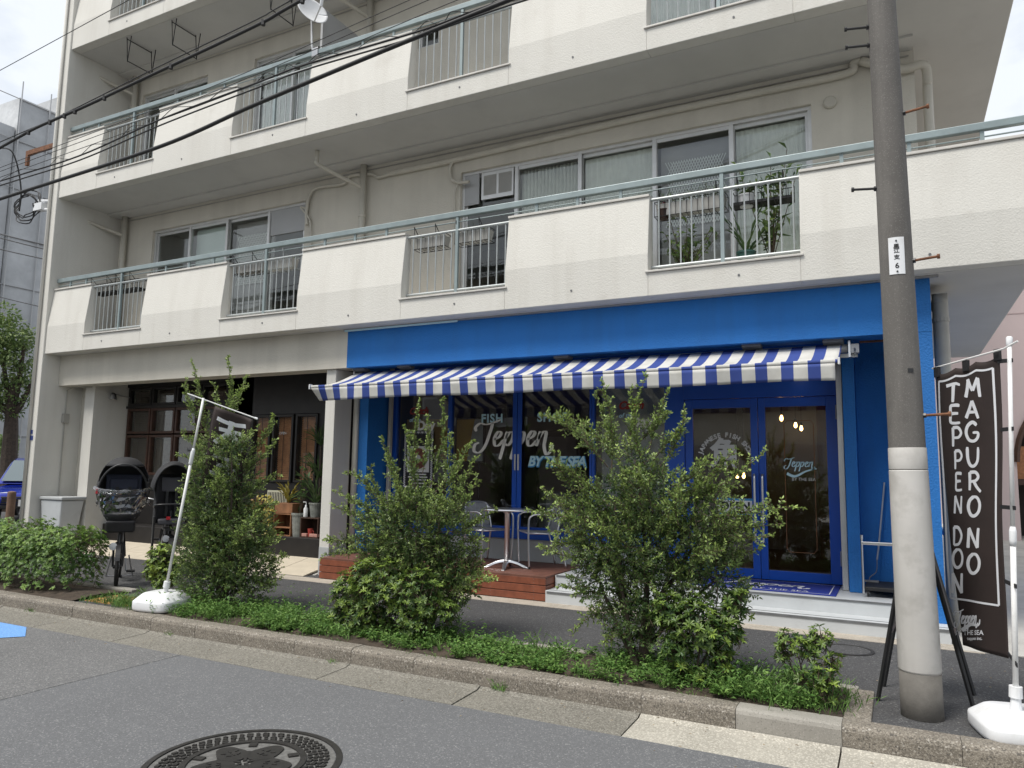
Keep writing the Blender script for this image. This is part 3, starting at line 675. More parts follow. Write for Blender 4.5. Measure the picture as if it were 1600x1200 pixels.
# ================================================================== lettering strokes
TEPPEN = [
    [(-.10, .60), (-.16, .74), (-.02, .88), (.20, .84), (.45, .90), (.70, 1.0)],
    [(.44, .90), (.40, .55), (.32, .10), (.16, -.14), (-.04, -.10), (-.06, .12), (.08, .20)],
    [(.58, .30), (.76, .40), (.80, .54), (.68, .57), (.60, .35), (.66, .11), (.80, .11), (.93, .30)],
    [(1.00, .58), (.97, .10), (.93, -.38)],
    [(1.00, .34), (1.10, .55), (1.22, .52), (1.23, .30), (1.13, .11), (1.01, .16)],
    [(1.38, .58), (1.35, .10), (1.31, -.38)],
    [(1.38, .34), (1.48, .55), (1.60, .52), (1.61, .30), (1.51, .11), (1.39, .16)],
    [(1.74, .30), (1.92, .40), (1.96, .54), (1.84, .57), (1.76, .35), (1.82, .11), (1.96, .11), (2.08, .28)],
    [(2.14, .58), (2.12, .30), (2.09, .08)],
    [(2.12, .30), (2.22, .54), (2.34, .54), (2.35, .28), (2.36, .08), (2.48, -.20), (2.62, -.05), (2.60, .12)],
]
CAPS = {
    'M': [[(0, 0), (.10, .5), (.14, 1)], [(.12, 1), (.26, .65), (.42, .35)], [(.42, .35), (.58, .7), (.72, 1)], [(.72, 1), (.78, .5), (.84, 0)]],
    'A': [[(0, 0), (.22, .5), (.4, 1)], [(.4, 1), (.6, .5), (.78, 0)], [(.14, .34), (.66, .36)]],
    'G': [[(.72, .84), (.46, 1), (.12, .8), (0, .42), (.18, .06), (.52, 0), (.76, .18), (.78, .44), (.44, .44)]],
    'U': [[(0, 1), (.02, .4), (.18, .04), (.46, 0), (.70, .3), (.74, 1)]],
    'R': [[(.05, 1), (.06, .5), (.04, 0)], [(.05, .98), (.46, 1), (.66, .76), (.48, .54), (.06, .48)], [(.34, .5), (.56, .2), (.86, -.08)]],
    'O': [[(.36, 1), (.08, .78), (0, .42), (.16, .06), (.44, 0), (.70, .22), (.76, .62), (.58, .94), (.30, .98)]],
    'N': [[(0, 0), (.03, .5), (.05, 1)], [(.05, 1), (.34, .5), (.64, 0)], [(.64, 0), (.66, .5), (.70, 1)]],
    'T': [[(-.02, .92), (.4, .98), (.84, .96)], [(.44, .96), (.42, .5), (.40, 0)]],
    'E': [[(.68, .98), (.34, 1), (.07, .94), (.06, .5), (.05, .06), (.34, 0), (.70, .04)], [(.08, .52), (.36, .54), (.58, .54)]],
    'P': [[(.06, 1), (.06, .5), (.04, -.08)], [(.05, .98), (.46, 1), (.68, .72), (.48, .46), (.08, .42)]],
    'D': [[(.06, 1), (.07, .5), (.05, 0)], [(.04, .98), (.46, .94), (.74, .52), (.50, .08), (.05, .01)]],
}
def script_word(mb, place, wd=.085, shear=.18):
    for st_ in TEPPEN:
        pth = [Vector((p.x + shear * p.y, p.y)) for p in smooth_path([Vector((x, y)) for x, y in st_], 7)]
        ribbon(mb, pth, lambda t, d: wd * (.42 + .75 * abs(d.y)) * (1 if .04 < t < .96 else .6), place)
def brush_cap(mb, ch, place, wd=.17):
    for st_ in CAPS[ch]:
        pth = smooth_path([Vector(p) for p in st_], 7)
        ribbon(mb, pth, lambda t, d: wd * (.80 + .30 * (1 - t) + .15 * abs(d.y)) * (1 if .03 < t < .97 else .75), place)
def word_on(name, m, parent, x, y, z, h, wd=.085, k=1.0):
    mb = MB(); script_word(mb, lambda a, b: (x + a * h * k, y, z + b * h), wd); return part(name, mb, m, parent)

# window lettering (flat print)
text_at('lettering', 'FISH', .165, 'print_teal', W2, (-5.05, YG, 2.335), bold=.006, spacing=1.15)
text_at('lettering', 'SHOP', .165, 'print_teal', W3, (-4.12, YG, 2.335), bold=.006, spacing=1.15)
mb = MB(); mb2 = MB()
X0, ZZ, HH, KX = -5.30, 1.92, .40, 1.0
for st_ in TEPPEN:
    pth = [Vector((p.x + .18 * p.y, p.y)) for p in smooth_path([Vector(q) for q in st_], 7)]
    def pl(a, b): return (X0 + a * HH * 1.12, YG - .002, ZZ + b * HH)
    tgt = mb if sum(p.x for p in pth) / len(pth) * HH * 1.12 + X0 < -4.64 else mb2
    ribbon(tgt, pth, lambda t, d: .10 * (.40 + .75 * abs(d.y)) * (1 if .04 < t < .96 else .6), pl)
part('lettering', mb, 'print_cream', W2); part('lettering', mb2, 'print_cream', W3)
text_at('lettering', 'BY THE SEA', .185, 'print_teal', W3, (-4.06, YG, 1.74), bold=.006, shear=.25, spacing=.86)
text_at('lettering', 'BY THE SEA', .185, 'print_blue', W3, (-4.053, YG + .001, 1.733), bold=.014, shear=.25, spacing=.86)
for wn, x in ((W1, -6.30), (W4, -3.02)):
    text_at('lettering', 'Catch', .14, 'print_red', wn, (x, YG, 2.47), bold=.006, shear=.3)
    text_at('lettering', 'of the', .085, 'print_teal', wn, (x - .06, YG, 2.34), bold=.002, shear=.2)
    text_at('lettering', 'Day', .19, 'print_cream', wn, (x + .14, YG, 2.25), bold=.008)
# door lettering
def arc_text(body, size, cx, cz, r, a0, a1, parent, m):
    n = len(body)
    for i, ch in enumerate(body):
        if ch == ' ': continue
        a = a0 + (a1 - a0) * i / (n - 1); me = text_mesh('lettering', ch, size, m, bold=.0035)
        o = bpy.data.objects.new('lettering', me); link(o, parent)
        o.location = (cx + r * math.sin(a), YG, cz + r * math.cos(a)); o.rotation_euler = (R_(90), a, 0)
arc_text('JAPANESE FISH SHOP', .075, -1.84, 1.78, .30, -1.28, 1.28, D1, 'print_grey')
text_at('lettering', '魚', .36, 'print_grey', D1, (-1.84, YG, 1.84), bold=.012)
word_on('lettering', 'print_teal', D2, -1.16, YG, 1.70, .115, .10, 1.06)
sw = MB(); ribbon(sw, smooth_path([Vector((-1.14, 1.63)), Vector((-1.05, 1.60)), Vector((-.93, 1.66)), Vector((-.82, 1.69))], 6), lambda t, d: .035 * (1 - .7 * t), lambda a, b: (a, YG, b)); part('lettering', sw, 'print_teal', D2)
text_at('lettering', 'BY THE SEA', .05, 'print_grey', D2, (-.96, YG, 1.565))
fr = [(-1.13, .74), (-1.16, .78), (-1.16, 2.20), (-1.13, 2.24), (-.87, 2.24), (-.84, 2.20), (-.84, .78), (-.87, .74)]
rb = MB(); pth = [Vector(p) for p in fr] + [Vector(fr[0])]; ribbon(rb, pth, lambda t, d: .006, lambda a, b: (a, YG, b)); part('printed_frame', rb, 'crate_wood', D2)
osn = thing('open_sign', 'small white OPEN sign with blue edges hanging inside the glass door', 'sign', (-1.72, YS - .02, 1.2), 0)
part('board', MB().box(-1.94, -1.52, YS - .019, YS - .012, 1.14, 1.33), 'plastic_white', osn)
part('edge_band', MB().box(-1.94, -1.52, YS - .022, YS - .0195, 1.14, 1.165), 'print_blue', osn); part('edge_band', MB().box(-1.94, -1.52, YS - .022, YS - .0195, 1.305, 1.33), 'print_blue', osn)
text_at('lettering', 'OPEN', .13, 'print_black', osn, (-1.73, YS - .0225, 1.235), bold=.005, spacing=1.05)

# posters and boards behind the shop glass
po = thing('window_poster', 'poster with black and white checked border and a round food bowl picture', 'poster', (-6.27, 9.15, 1.35))
PX0, PX1, PZ0, PZ1 = -6.53, -6.02, 1.33, 2.17; yq = YS - .012
part('sheet', MB().box(PX0, PX1, yq, yq + .006, PZ0, PZ1), 'print_black', po)
ck = MB(); n = 0
def sq(x, z): ck.add([(x, yq - .001, z), (x + .017, yq - .001, z), (x + .017, yq - .001, z + .017), (x, yq - .001, z + .017)], [(0, 1, 2, 3)])
for i in range(15):
    for r in range(2):
        if (i + r) % 2 == 0: sq(PX0 + i * .034 + r * 0, PZ0 + .004 + r * .017); sq(PX0 + i * .034, PZ1 - .038 + r * .017)
        sq(PX0 + i * .034 + .017 * r, PZ0 + .004 + r * .017); sq(PX0 + i * .034 + .017 * r, PZ1 - .038 + r * .017)
for i in range(24):
    for r in range(2): sq(PX0 + .002 + .017 * r, PZ0 + .03 + i * .034 + .017 * r); sq(PX1 - .036 + .017 * r, PZ0 + .03 + i * .034 + .017 * r)
part('checked_border', ck, 'print_white', po)['kind'] = 'stuff'
def disc(mb, cx, cz, r, y, n=28): mb.add([(cx + r * math.cos(2 * math.pi * i / n), y, cz + r * math.sin(2 * math.pi * i / n)) for i in range(n)], [tuple(range(n))])
b_ = MB(); b_.add([(PX0 + .06, yq - .0012, PZ0 + .24), (PX1 - .06, yq - .0012, PZ0 + .24), (PX1 - .06, yq - .0012, PZ1 - .22), (PX0 + .06, yq - .0012, PZ1 - .22)], [(0, 1, 2, 3)]); part('picture', b_, 'print_grey', po)
b_ = MB(); disc(b_, -6.275, 1.77, .17, yq - .002); part('bowl', b_, 'paper', po); b_ = MB(); disc(b_, -6.275, 1.77, .155, yq - .003); part('food_picture', b_, 'food', po)
b_ = MB(); disc(b_, -6.275, 1.78, .045, yq - .004, 14); part('egg_picture', b_, 'paper', po)
for i, (zz, ww) in enumerate(((1.53, .30), (1.49, .34), (1.45, .30), (1.40, .24))):
    part('caption_bar', MB().add([(-6.275 - ww / 2, yq - .0015, zz), (-6.275 + ww / 2, yq - .0015, zz), (-6.275 + ww / 2, yq - .0015, zz + .018), (-6.275 - ww / 2, yq - .0015, zz + .018)], [(0, 1, 2, 3)]), 'print_grey', po)
mbd = thing('menu_board', 'yellow and grey menu board standing inside the window beside the big script lettering', 'sign', (-5.55, 9.5, .9))
part('board', MB().box(-5.70, -5.22, 9.26, 9.29, 1.72, 2.36), 'print_black', mbd)
part('sheet', MB().add([(-5.68, 9.255, 1.74), (-5.50, 9.255, 1.74), (-5.38, 9.255, 2.34), (-5.68, 9.255, 2.34)], [(0, 1, 2, 3)]), 'mustard', mbd)
part('sheet', MB().add([(-5.50, 9.254, 1.74), (-5.24, 9.254, 1.74), (-5.24, 9.254, 2.34), (-5.38, 9.254, 2.34)], [(0, 1, 2, 3)]), 'paper', mbd)
part('leg', MB().tube([(-5.6, 9.3, .41), (-5.6, 9.3, 1.75)], .012, 6), 'black_metal', mbd); part('leg', MB().tube([(-5.32, 9.3, .41), (-5.32, 9.3, 1.75)], .012, 6), 'black_metal', mbd)
mbd = thing('menu_board', 'yellow menu sheet behind the checked poster in the end window', 'sign', (-6.3, 9.45, .9))
part('sheet', MB().box(-6.60, -5.86, 9.30, 9.31, 1.75, 2.36), 'mustard', mbd); part('sheet', MB().box(-6.56, -6.1, 9.293, 9.299, 1.83, 2.2), 'paper', mbd)
part('leg', MB().tube([(-6.3, 9.32, .41), (-6.3, 9.32, 1.76)], .015, 6), 'black_metal', mbd)

# shop interior
part('interior_floor', MB().box(-6.9, .2, 9.28, 13.0, .2, .40), 'floor_wood', bld)
part('interior_wall', MB().box(-6.95, -6.85, 9.28, 13.0, .4, 3.22), 'interior_paint', bld)
part('interior_wall', MB().box(-6.9, .2, 13.0, 13.1, .4, 3.22), 'interior_paint', bld)
part('interior_wall', MB().box(.10, .2, 9.28, 13.0, .4, 3.22), 'interior_paint', bld)
pl = MB().box(-3.48, -2.45, 9.36, 9.39, 0.4, 2.75); part('interior_screen', pl, 'interior_light', bld)
ct = thing('shop_counter', 'grey serving counter inside the shop behind the sliding windows', 'counter', (-4.2, 10.3, .4))
part('front', MB().box(-4.75, -2.5, 10.35, 10.95, .4, 1.25), 'interior_light', ct, .01); part('top', MB().box(-4.8, -2.45, 10.28, 11.0, 1.251, 1.30), 'steel', ct, .006)
fg = thing('display_fridge', 'dark upright drinks fridge deep inside the shop', 'fridge', (-5.0, 11.6, .4))
part('cabinet', MB().box(-5.5, -4.7, 11.6, 12.3, .4, 2.3), 'black_metal', fg, .01); part('door_glass', MB().box(-5.44, -4.76, 11.58, 11.596, .6, 2.2), 'pane_back', fg)
part('handle', MB().tube([(-4.82, 11.55, 1.0), (-4.82, 11.55, 1.6)], .012, 6), 'steel', fg)
for k, (x, y, z) in enumerate((at(1221, 652, 11.0), at(1243, 663, 11.9), at(1252, 668, 12.6), at(1152, 742, 11.8), at(1162, 742, 11.9))):
    lp = thing('pendant_lamp', ['lit bulb nearest the top of the door glass with script logo', 'second lit bulb below the nearest one in the door glass', 'third small lit bulb deepest inside the door glass', 'low warm lamp glowing beside the OPEN sign', 'low warm lamp glowing nearest the door handle'][k], 'lamp', (x, y, z), 0, 'warm lamps inside the shop')
    part('cord', MB().tube([(x, y, z + .06), (x, y, 3.22)], .004, 5), 'black_metal', lp)
    part('socket', MB().lathe([(.012, .03), (.016, .03), (.016, .08), (.004, .085)], (x, y, z), 10), 'black_metal', lp)
    part('bulb', MB().lathe([(.003, -.055), (.018, -.045), (.024, -.02), (.018, .01), (.012, .03)], (x, y, z), 12), 'bulb_warm', lp, smooth=True)
part('brick_pier', MB().box(-1.05, -.72, 11.95, 12.3, .4, 3.2), 'terracotta', bld)
part('ceiling_slats', MB().box(-2.3, -1.2, 11.2, 11.3, 2.75, 2.8).box(-2.3, -1.2, 11.45, 11.55, 2.75, 2.8).box(-2.3, -1.2, 11.7, 11.8, 2.75, 2.8).box(-2.3, -1.2, 11.95, 12.05, 2.75, 2.8), 'crate_wood', bld)['kind'] = 'stuff'
# spotlights under the fascia
for k, (px, py) in enumerate(((565, 577), (634, 572), (880, 557), (1175, 540), (1302, 533))):
    p = at(px, py, 8.30)
    sp = part('spotlight', MB().obox((p.x, p.y, p.z - .01), (.10, 0, 0), (0, .07, -.02), (0, .006, .03)), 'nosing', bld, .006)
    part('arm', MB().box(p.x - .012, p.x + .012, p.y, p.y + .03, p.z, 3.02).box(p.x - .06, p.x + .06, p.y + .03, p.y + .06, 2.99, 3.013), 'black_metal', sp)
part('downlight', MB().lathe([(.05, 0), (.05, .012), (.0, .012)], (at(1244, 602, 8.9).x, 8.9, 2.765), 16), 'bulb_white', bld)

# ================================================================== awning
def stripe_mat():
    m = bpy.data.materials.new('awning_stripes'); m.use_nodes = True; MATS['awning_stripes'] = m; t = m.node_tree; b = t.nodes['Principled BSDF']; b.inputs['Roughness'].default_value = .8
    tcn = t.nodes.new('ShaderNodeTexCoord'); sp = t.nodes.new('ShaderNodeSeparateXYZ'); t.links.new(tcn.outputs['Object'], sp.inputs[0])
    a = t.nodes.new('ShaderNodeMath'); a.operation = 'MULTIPLY_ADD'; a.inputs[1].default_value = 1 / .2385; a.inputs[2].default_value = 6.618 / .2385 + .235 + 40; t.links.new(sp.outputs[0], a.inputs[0])
    f = t.nodes.new('ShaderNodeMath'); f.operation = 'FRACT'; t.links.new(a.outputs[0], f.inputs[0])
    c = t.nodes.new('ShaderNodeMath'); c.operation = 'LESS_THAN'; c.inputs[1].default_value = .47; t.links.new(f.outputs[0], c.inputs[0])
    n = t.nodes.new('ShaderNodeTexNoise'); n.inputs['Scale'].default_value = 5; n.inputs['Detail'].default_value = 5; t.links.new(tcn.outputs['Object'], n.inputs['Vector'])
    r = t.nodes.new('ShaderNodeMapRange'); r.inputs[1].default_value = .45; r.inputs[2].default_value = .75; t.links.new(n.outputs[0], r.inputs[0])
    w1 = t.nodes.new('ShaderNodeMix'); w1.data_type = 'RGBA'; w1.inputs[6].default_value = (.74, .73, .69, 1); w1.inputs[7].default_value = (.60, .585, .53, 1); t.links.new(r.outputs[0], w1.inputs[0])
    x = t.nodes.new('ShaderNodeMix'); x.data_type = 'RGBA'; x.inputs[7].default_value = (.05, .09, .35, 1); t.links.new(c.outputs[0], x.inputs[0]); t.links.new(w1.outputs[2], x.inputs[6])
    t.links.new(x.outputs[2], b.inputs['Base Color'])
    tr = t.nodes.new('ShaderNodeBsdfTranslucent'); t.links.new(x.outputs[2], tr.inputs[0]); ms = t.nodes.new('ShaderNodeMixShader'); ms.inputs[0].default_value = .28
    t.links.new(b.outputs[0], ms.inputs[1]); t.links.new(tr.outputs[0], ms.inputs[2]); t.links.new(ms.outputs[0], t.nodes['Material Output'].inputs[0])
stripe_mat()
aw = thing('awning', 'blue and white striped fold-out awning over the shop windows', 'awning', (-3.6, 8.3, 2.9))
AX0, AX1 = -6.80, -.462
def cloth(u, v):
    x = AX0 + (AX1 - AX0) * u; y = 8.32 - .90 * v; z = 2.965 - .30 * v - .045 * math.sin(math.pi * min(1, v)) + .004 * math.sin(u * 40)
    return (x, y, z)
part('fabric', MB().grid(cloth, 120, 10), 'awning_stripes', aw, smooth=True, solid=.003)
def val(u, v):
    x = AX0 + .0 + (AX1 - AX0 - .015) * u
    wv = .012 * math.sin(u * 38) + .007 * math.sin(u * 91 + 1); curl = max(0, 1 - u * 14) * .08
    return (x + curl * v * .8, 7.408 + wv * v + .02 * v + curl * v, 2.648 - .158 * v - .007 * math.sin(u * 19) * v)
part('valance', MB().grid(val, 160, 5), 'awning_stripes', aw, smooth=True, solid=.002)
part('front_bar', MB().box(AX0 - .01, AX1 + .01, 7.402, 7.44, 2.652, 2.686), 'awning_stripes', aw, .012)
part('end_cap', MB().box(AX1 + .0105, AX1 + .03, 7.395, 7.45, 2.635, 2.70), 'plastic_white', aw, .004); part('end_cap', MB().box(AX0 - .03, AX0 - .0105, 7.395, 7.45, 2.635, 2.70), 'plastic_white', aw, .004)
part('roller', MB().tube([(AX0, 8.36, 2.93), (AX1 + .05, 8.36, 2.93)], .045, 12), 'aluminium', aw, smooth=True)
part('back_bar', MB().box(AX0 - .05, AX1 + .14, 8.40, 8.44, 2.84, 2.88), 'aluminium', aw)
for xx in (AX1 + .06, AX0 - .04): part('bracket', MB().box(xx, xx + .02, 8.30, 8.46, 2.83, 3.0), 'aluminium_bright', aw)
part('gearbox', MB().box(AX1 + .08, AX1 + .16, 8.32, 8.40, 2.87, 2.97).tube([(AX1 + .12, 8.31, 2.92), (AX1 + .12, 8.28, 2.88), (AX1 + .12, 8.29, 2.84)], .01, 6), 'steel', aw, .005)
for x0, x1 in ((-1.4, -2.1), (-5.9, -5.2)):
    part('folding_arm', MB().tube([(x0, 8.36, 2.82), (x1, 7.9, 2.74)], .022, 8).tube([(x1, 7.9, 2.74), (x0, 7.45, 2.66)], .018, 8), 'plastic_white', aw)

# ================================================================== timber deck
dk = thing('timber_deck', 'low reddish brown timber deck under the shop windows', 'deck', (-5.3, 8.5, ZP))
DX0, DX1, DY0, DY1 = -6.985, -3.63, 7.93, 9.14
part('core', MB().box(DX0 + .02, DX1 - .02, DY0 + .02, DY1, .13, .39), 'print_black', dk)
for k in range(9):
    y0 = DY0 + k * .135
    part('board', MB().box(DX0, DX1, y0 + .0015, min(y0 + .131, DY1 + .01), .391, .415), 'deck_top', dk, .003)
for k, (z0, z1) in enumerate(((.316, .390), (.226, .308), (.14, .218))):
    part('fascia_board', MB().box(DX0, DX1, DY0, DY0 + .0195, z0, z1), 'deck_timber', dk, .003)
    part('side_board', MB().box(DX1 - .0195, DX1, DY0 + .0205, DY1, z0, z1), 'deck_timber', dk, .003)
    part('side_board', MB().box(DX0, DX0 + .0195, DY0 + .0205, DY1, z0, z1), 'deck_timber', dk, .003)
scr = MB()
for x in (-6.5, -5.6, -4.7, -4.35, -3.78):
    for z in (.16, .20, .245, .288, .335, .372): scr.lathe([(.0045, 0), (.0045, .0008), (0, .0008)], (0, 0, 0), 6); n = len(scr.v) - 18; scr.v[n:] = [(x + v[0], DY0 - v[2], z + v[1]) for v in scr.v[n:]]
part('screws', scr, 'nosing', dk)['kind'] = 'stuff'

# door mat
dm = thing('door_mat', 'blue entrance mat with white script lettering before the glass doors', 'mat', (-1.3, 8.7, .41))
part('mat_sheet', MB().box(-2.05, -.60, 8.31, 9.10, .4075, .416), 'mat_blue', dm, .003)
bm_ = MB()
for a, b, c, d in ((-1.99, -.66, 8.355, 8.365), (-1.99, -.66, 9.045, 9.055), (-1.99, -1.98, 8.365, 9.045), (-.67, -.66, 8.365, 9.045)): bm_.add([(a, c, .4172), (b, c, .4172), (b, d, .4172), (a, d, .4172)], [(0, 1, 2, 3)])
part('border_print', bm_, 'print_white', dm)['kind'] = 'stuff'
mb = MB(); script_word(mb, lambda a, b: (-1.84 + a * .36, 8.66 + b * .27, .4174), .10); part('lettering', mb, 'print_white', dm)
tme = text_mesh('lettering', 'BY THE SEA', .11, 'print_white'); o = bpy.data.objects.new('lettering', tme); link(o, dm); o.location = (-1.15, 8.44, .4174)

# ================================================================== table and chairs
TX, TY, TZ = -4.36, 8.36, .416
tb = thing('cafe_table', 'round silver aluminium cafe table on the timber deck', 'table', (TX, TY, TZ))
part('top', MB().lathe([(.0, .700), (.29, .700), (.31, .704), (.315, .715), (.312, .726), (.0, .728)], (TX, TY, TZ), 40), 'aluminium_bright', tb, smooth=False)
part('column', MB().lathe([(.034, .06), (.034, .66), (.06, .69), (.10, .699)], (TX, TY, TZ), 18), 'aluminium_bright', tb, smooth=True)
for k in range(4):
    a = R_(18 + 90 * k); d = Vector((math.cos(a), math.sin(a), 0)); c = Vector((TX, TY, TZ)); pr = [(.0, .10, .045), (.06, .098, .042), (.14, .075, .034), (.22, .038, .028), (.275, .012, .03), (.29, .0, .028)]
    sdv = Vector((-d.y, d.x, 0)); vs = []
    for r, z, hw in pr: vs += [c + d * r + sdv * hw * .55 + Vector((0, 0, z)), c + d * r - sdv * hw * .55 + Vector((0, 0, z)), c + d * r - sdv * hw * .8 + Vector((0, 0, max(0, z - .03))), c + d * r + sdv * hw * .8 + Vector((0, 0, max(0, z - .03)))]
    fs = [(0, 1, 2, 3), (23, 22, 21, 20)]
    for i in range(5):
        for j in range(4): fs.append((i * 4 + j, (i + 1) * 4 + j, (i + 1) * 4 + (j + 1) % 4, i * 4 + (j + 1) % 4))
    part('foot', MB().add(vs, fs), 'aluminium_bright', tb, .004)
def make_chair():
    c = thing('cafe_chair', 'x', 'chair', (0, 0, 0), 0, 'aluminium cafe chairs on the deck')      # faces -Y
    for s_ in (-1, 1):
        fr_ = MB().tube(smooth_path([(s_ * .25, -.21, 0), (s_ * .255, -.225, .30), (s_ * .262, -.225, .58), (s_ * .262, -.19, .645), (s_ * .262, -.10, .665), (s_ * .25, .08, .66), (s_ * .215, .215, .70), (s_ * .19, .235, .735)], 5), .0125, 8)
        part('arm_and_front_leg', fr_, 'aluminium_bright', c, smooth=True)
        part('rear_leg', MB().tube(smooth_path([(s_ * .235, .27, 0), (s_ * .215, .20, .30), (s_ * .205, .165, .44), (s_ * .20, .20, .60), (s_ * .19, .235, .735)], 5), .0125, 8), 'aluminium_bright', c, smooth=True)
        part('seat_rail', MB().tube([(s_ * .215, -.215, .43), (s_ * .205, .18, .42)], .011, 8), 'aluminium_bright', c, smooth=True)
        part('foot_cap', MB().tube([(s_ * .25, -.21, 0), (s_ * .25, -.21, .03)], .014, 8), 'black_rubber', c)
    part('back_rail', MB().tube(smooth_path([(-.19, .235, .735), (-.15, .25, .765), (0, .262, .78), (.15, .25, .765), (.19, .235, .735)], 5), .0125, 8), 'aluminium_bright', c, smooth=True)
    part('seat_rail', MB().tube([(-.215, -.215, .43), (.215, -.215, .43)], .011, 8), 'aluminium_bright', c, smooth=True)
    wv = MB()
    for k in range(17):
        x = -.18 + .36 * k / 16
        pts = [(x * 1.08, -.215, .444), (x * 1.06, .0, .432), (x * 1.02, .165, .440), (x, .195, .52), (x * .98, .222, .64), (x * .95, .25 - abs(x) * .06, .762)]
        pth = smooth_path(pts, 4)
        vs = []
        for p in pth: vs += [(p.x - .0095, p.y, p.z), (p.x + .0095, p.y, p.z), (p.x + .0095, p.y + .003, p.z + .003), (p.x - .0095, p.y + .003, p.z + .003)]
        fs = [(i * 4 + j, (i + 1) * 4 + j, (i + 1) * 4 + (j + 1) % 4, i * 4 + (j + 1) % 4) for i in range(len(pth) - 1) for j in range(4)]
        wv.add(vs, fs)
    part('woven_strips', wv, 'weave_grey', c)['kind'] = 'stuff'
    return c
mat('weave_grey', (.33, .34, .36), .5, var=(30, .15), bump=(200, .4, .002))
ch = make_chair(); ch['label'] = 'silver cafe chair with woven grey back nearest the end column'
ch2 = copy_tree(ch); ch2['label'] = 'silver cafe chair beside the entrance steps half hidden by the big shrub'
ch.location = (-4.84, 8.70, TZ); ch.rotation_euler = (0, 0, R_(68))
ch2.location = (-4.07, 8.72, TZ); ch2.rotation_euler = (0, 0, R_(-49))

# ================================================================== dark timber shop (ground floor, far end)
YL = 9.10
part('recess_wall', MB().box(XL + .003, -13.12, 8.60, 9.3, .1, 3.2), 'render_beige', bld)
part('pilaster', MB().box(-13.11, -12.84, 8.42, 9.1, .1, 3.2), 'render_white', bld, .006)
part('conduit', MB().tube([(-13.46, 8.3, .9), (-13.46, 8.3, 2.95), (-13.40, 8.35, 3.0), (-12.9, 8.4, 3.0)], .011, 6), 'pvc_grey', bld); part('switch_box', MB().box(-13.475, -13.42, 8.25, 8.36, 2.35, 2.52), 'pvc_grey', bld, .005)
part('shop_wall', MB().box(-12.84, -7.06, YL + .0, YL + .12, .2, 1.36).box(-10.1, -9.62, YL, YL + .12, 1.36, 3.22).box(-10.1, -7.06, YL, YL + .12, 2.48, 3.22).box(-8.16, -7.06, YL, YL + .12, 1.36, 2.48), 'timber_black', bld)
part('shop_wall', MB().box(-7.25, -7.06, 8.565, YL - .001, .2, 3.2), 'timber_black', bld)
def timber_window(x0, x1, z0, z1, blind, fm='timber_brown', fw=.05):
    w_ = part('window', MB().box(x0, x0 + fw, YL - .03, YL + .06, z0, z1).box(x1 - fw, x1, YL - .03, YL + .06, z0, z1).box(x0 + fw, x1 - fw, YL - .03, YL + .06, z1 - fw, z1).box(x0 + fw, x1 - fw, YL - .03, YL + .06, z0, z0 + fw), fm, bld, .004)
    part('pane', MB().box(x0 + fw, x1 - fw, YL + .012, YL + .018, z0 + fw, z1 - fw), 'glass_room', w_)
    sl = MB(); n = int((z1 - z0 - 2 * fw) / .034)
    for k in range(n):
        z = z0 + fw + (k + .5) * .034; sl.obox(((x0 + x1) / 2, YL + .085, z), ((x1 - x0) / 2 - fw - .004, 0, 0), (0, .009, .0165), (0, -.0014, .0009))
    part('blind', sl, blind, w_)['kind'] = 'stuff'
    part('blind_tape', MB().box(x0 + .35 * (x1 - x0), x0 + .35 * (x1 - x0) + .01, YL + .065, YL + .068, z0 + fw, z1 - fw), 'crate_dark', w_)
mat('blind_dark', (.075, .05, .035), .6, var=(14, .25))
part('window_frame', MB().box(-13.0 + .16, -10.1, YL - .04, YL + .08, 1.36, 1.43).box(-12.84, -10.1, YL - .04, YL + .08, 3.05, 3.22).box(-12.84, -10.1, YL - .04, YL + .08, 2.655, 2.70), 'timber_black', bld)
cx = [-12.82, -12.16, -11.5, -10.84, -10.18]
for i in range(4):
    a, b = cx[i] + .012, cx[i + 1] - .012
    for z0, z1 in ((1.435, 2.16), (2.185, 2.65), (2.705, 3.045)): timber_window(a, b, z0, z1, 'blind_dark', 'timber_brown' if z1 < 2.7 else 'timber_black', .045)
for a, b in ((-9.60, -9.17), (-9.12, -8.67), (-8.62, -8.16)): timber_window(a, b, 1.37, 2.47, 'blind_slat', 'timber_black', .04)
text_at('lettering', 'OPEN', .06, 'print_grey', bld, (-8.88, YL - .032, 2.16))
part('shop_ledge', MB().box(-12.8, -7.26, 8.74, YL - .001, .2, .555), 'timber_black', bld, .01)
part('inner_wall', MB().box(-13.4, -7.0, 10.6, 10.7, .2, 3.22), 'wall_dark', bld)
part('wall_lamp', MB().tube([(-12.75, 9.05, 2.86), (-12.75, 8.75, 2.9)], .01, 6).lathe([(.02, .06), (.05, .02), (.07, -.06), (.065, -.06), (.0, .03)], (-12.75, 8.72, 2.86), 16), 'steel', bld)
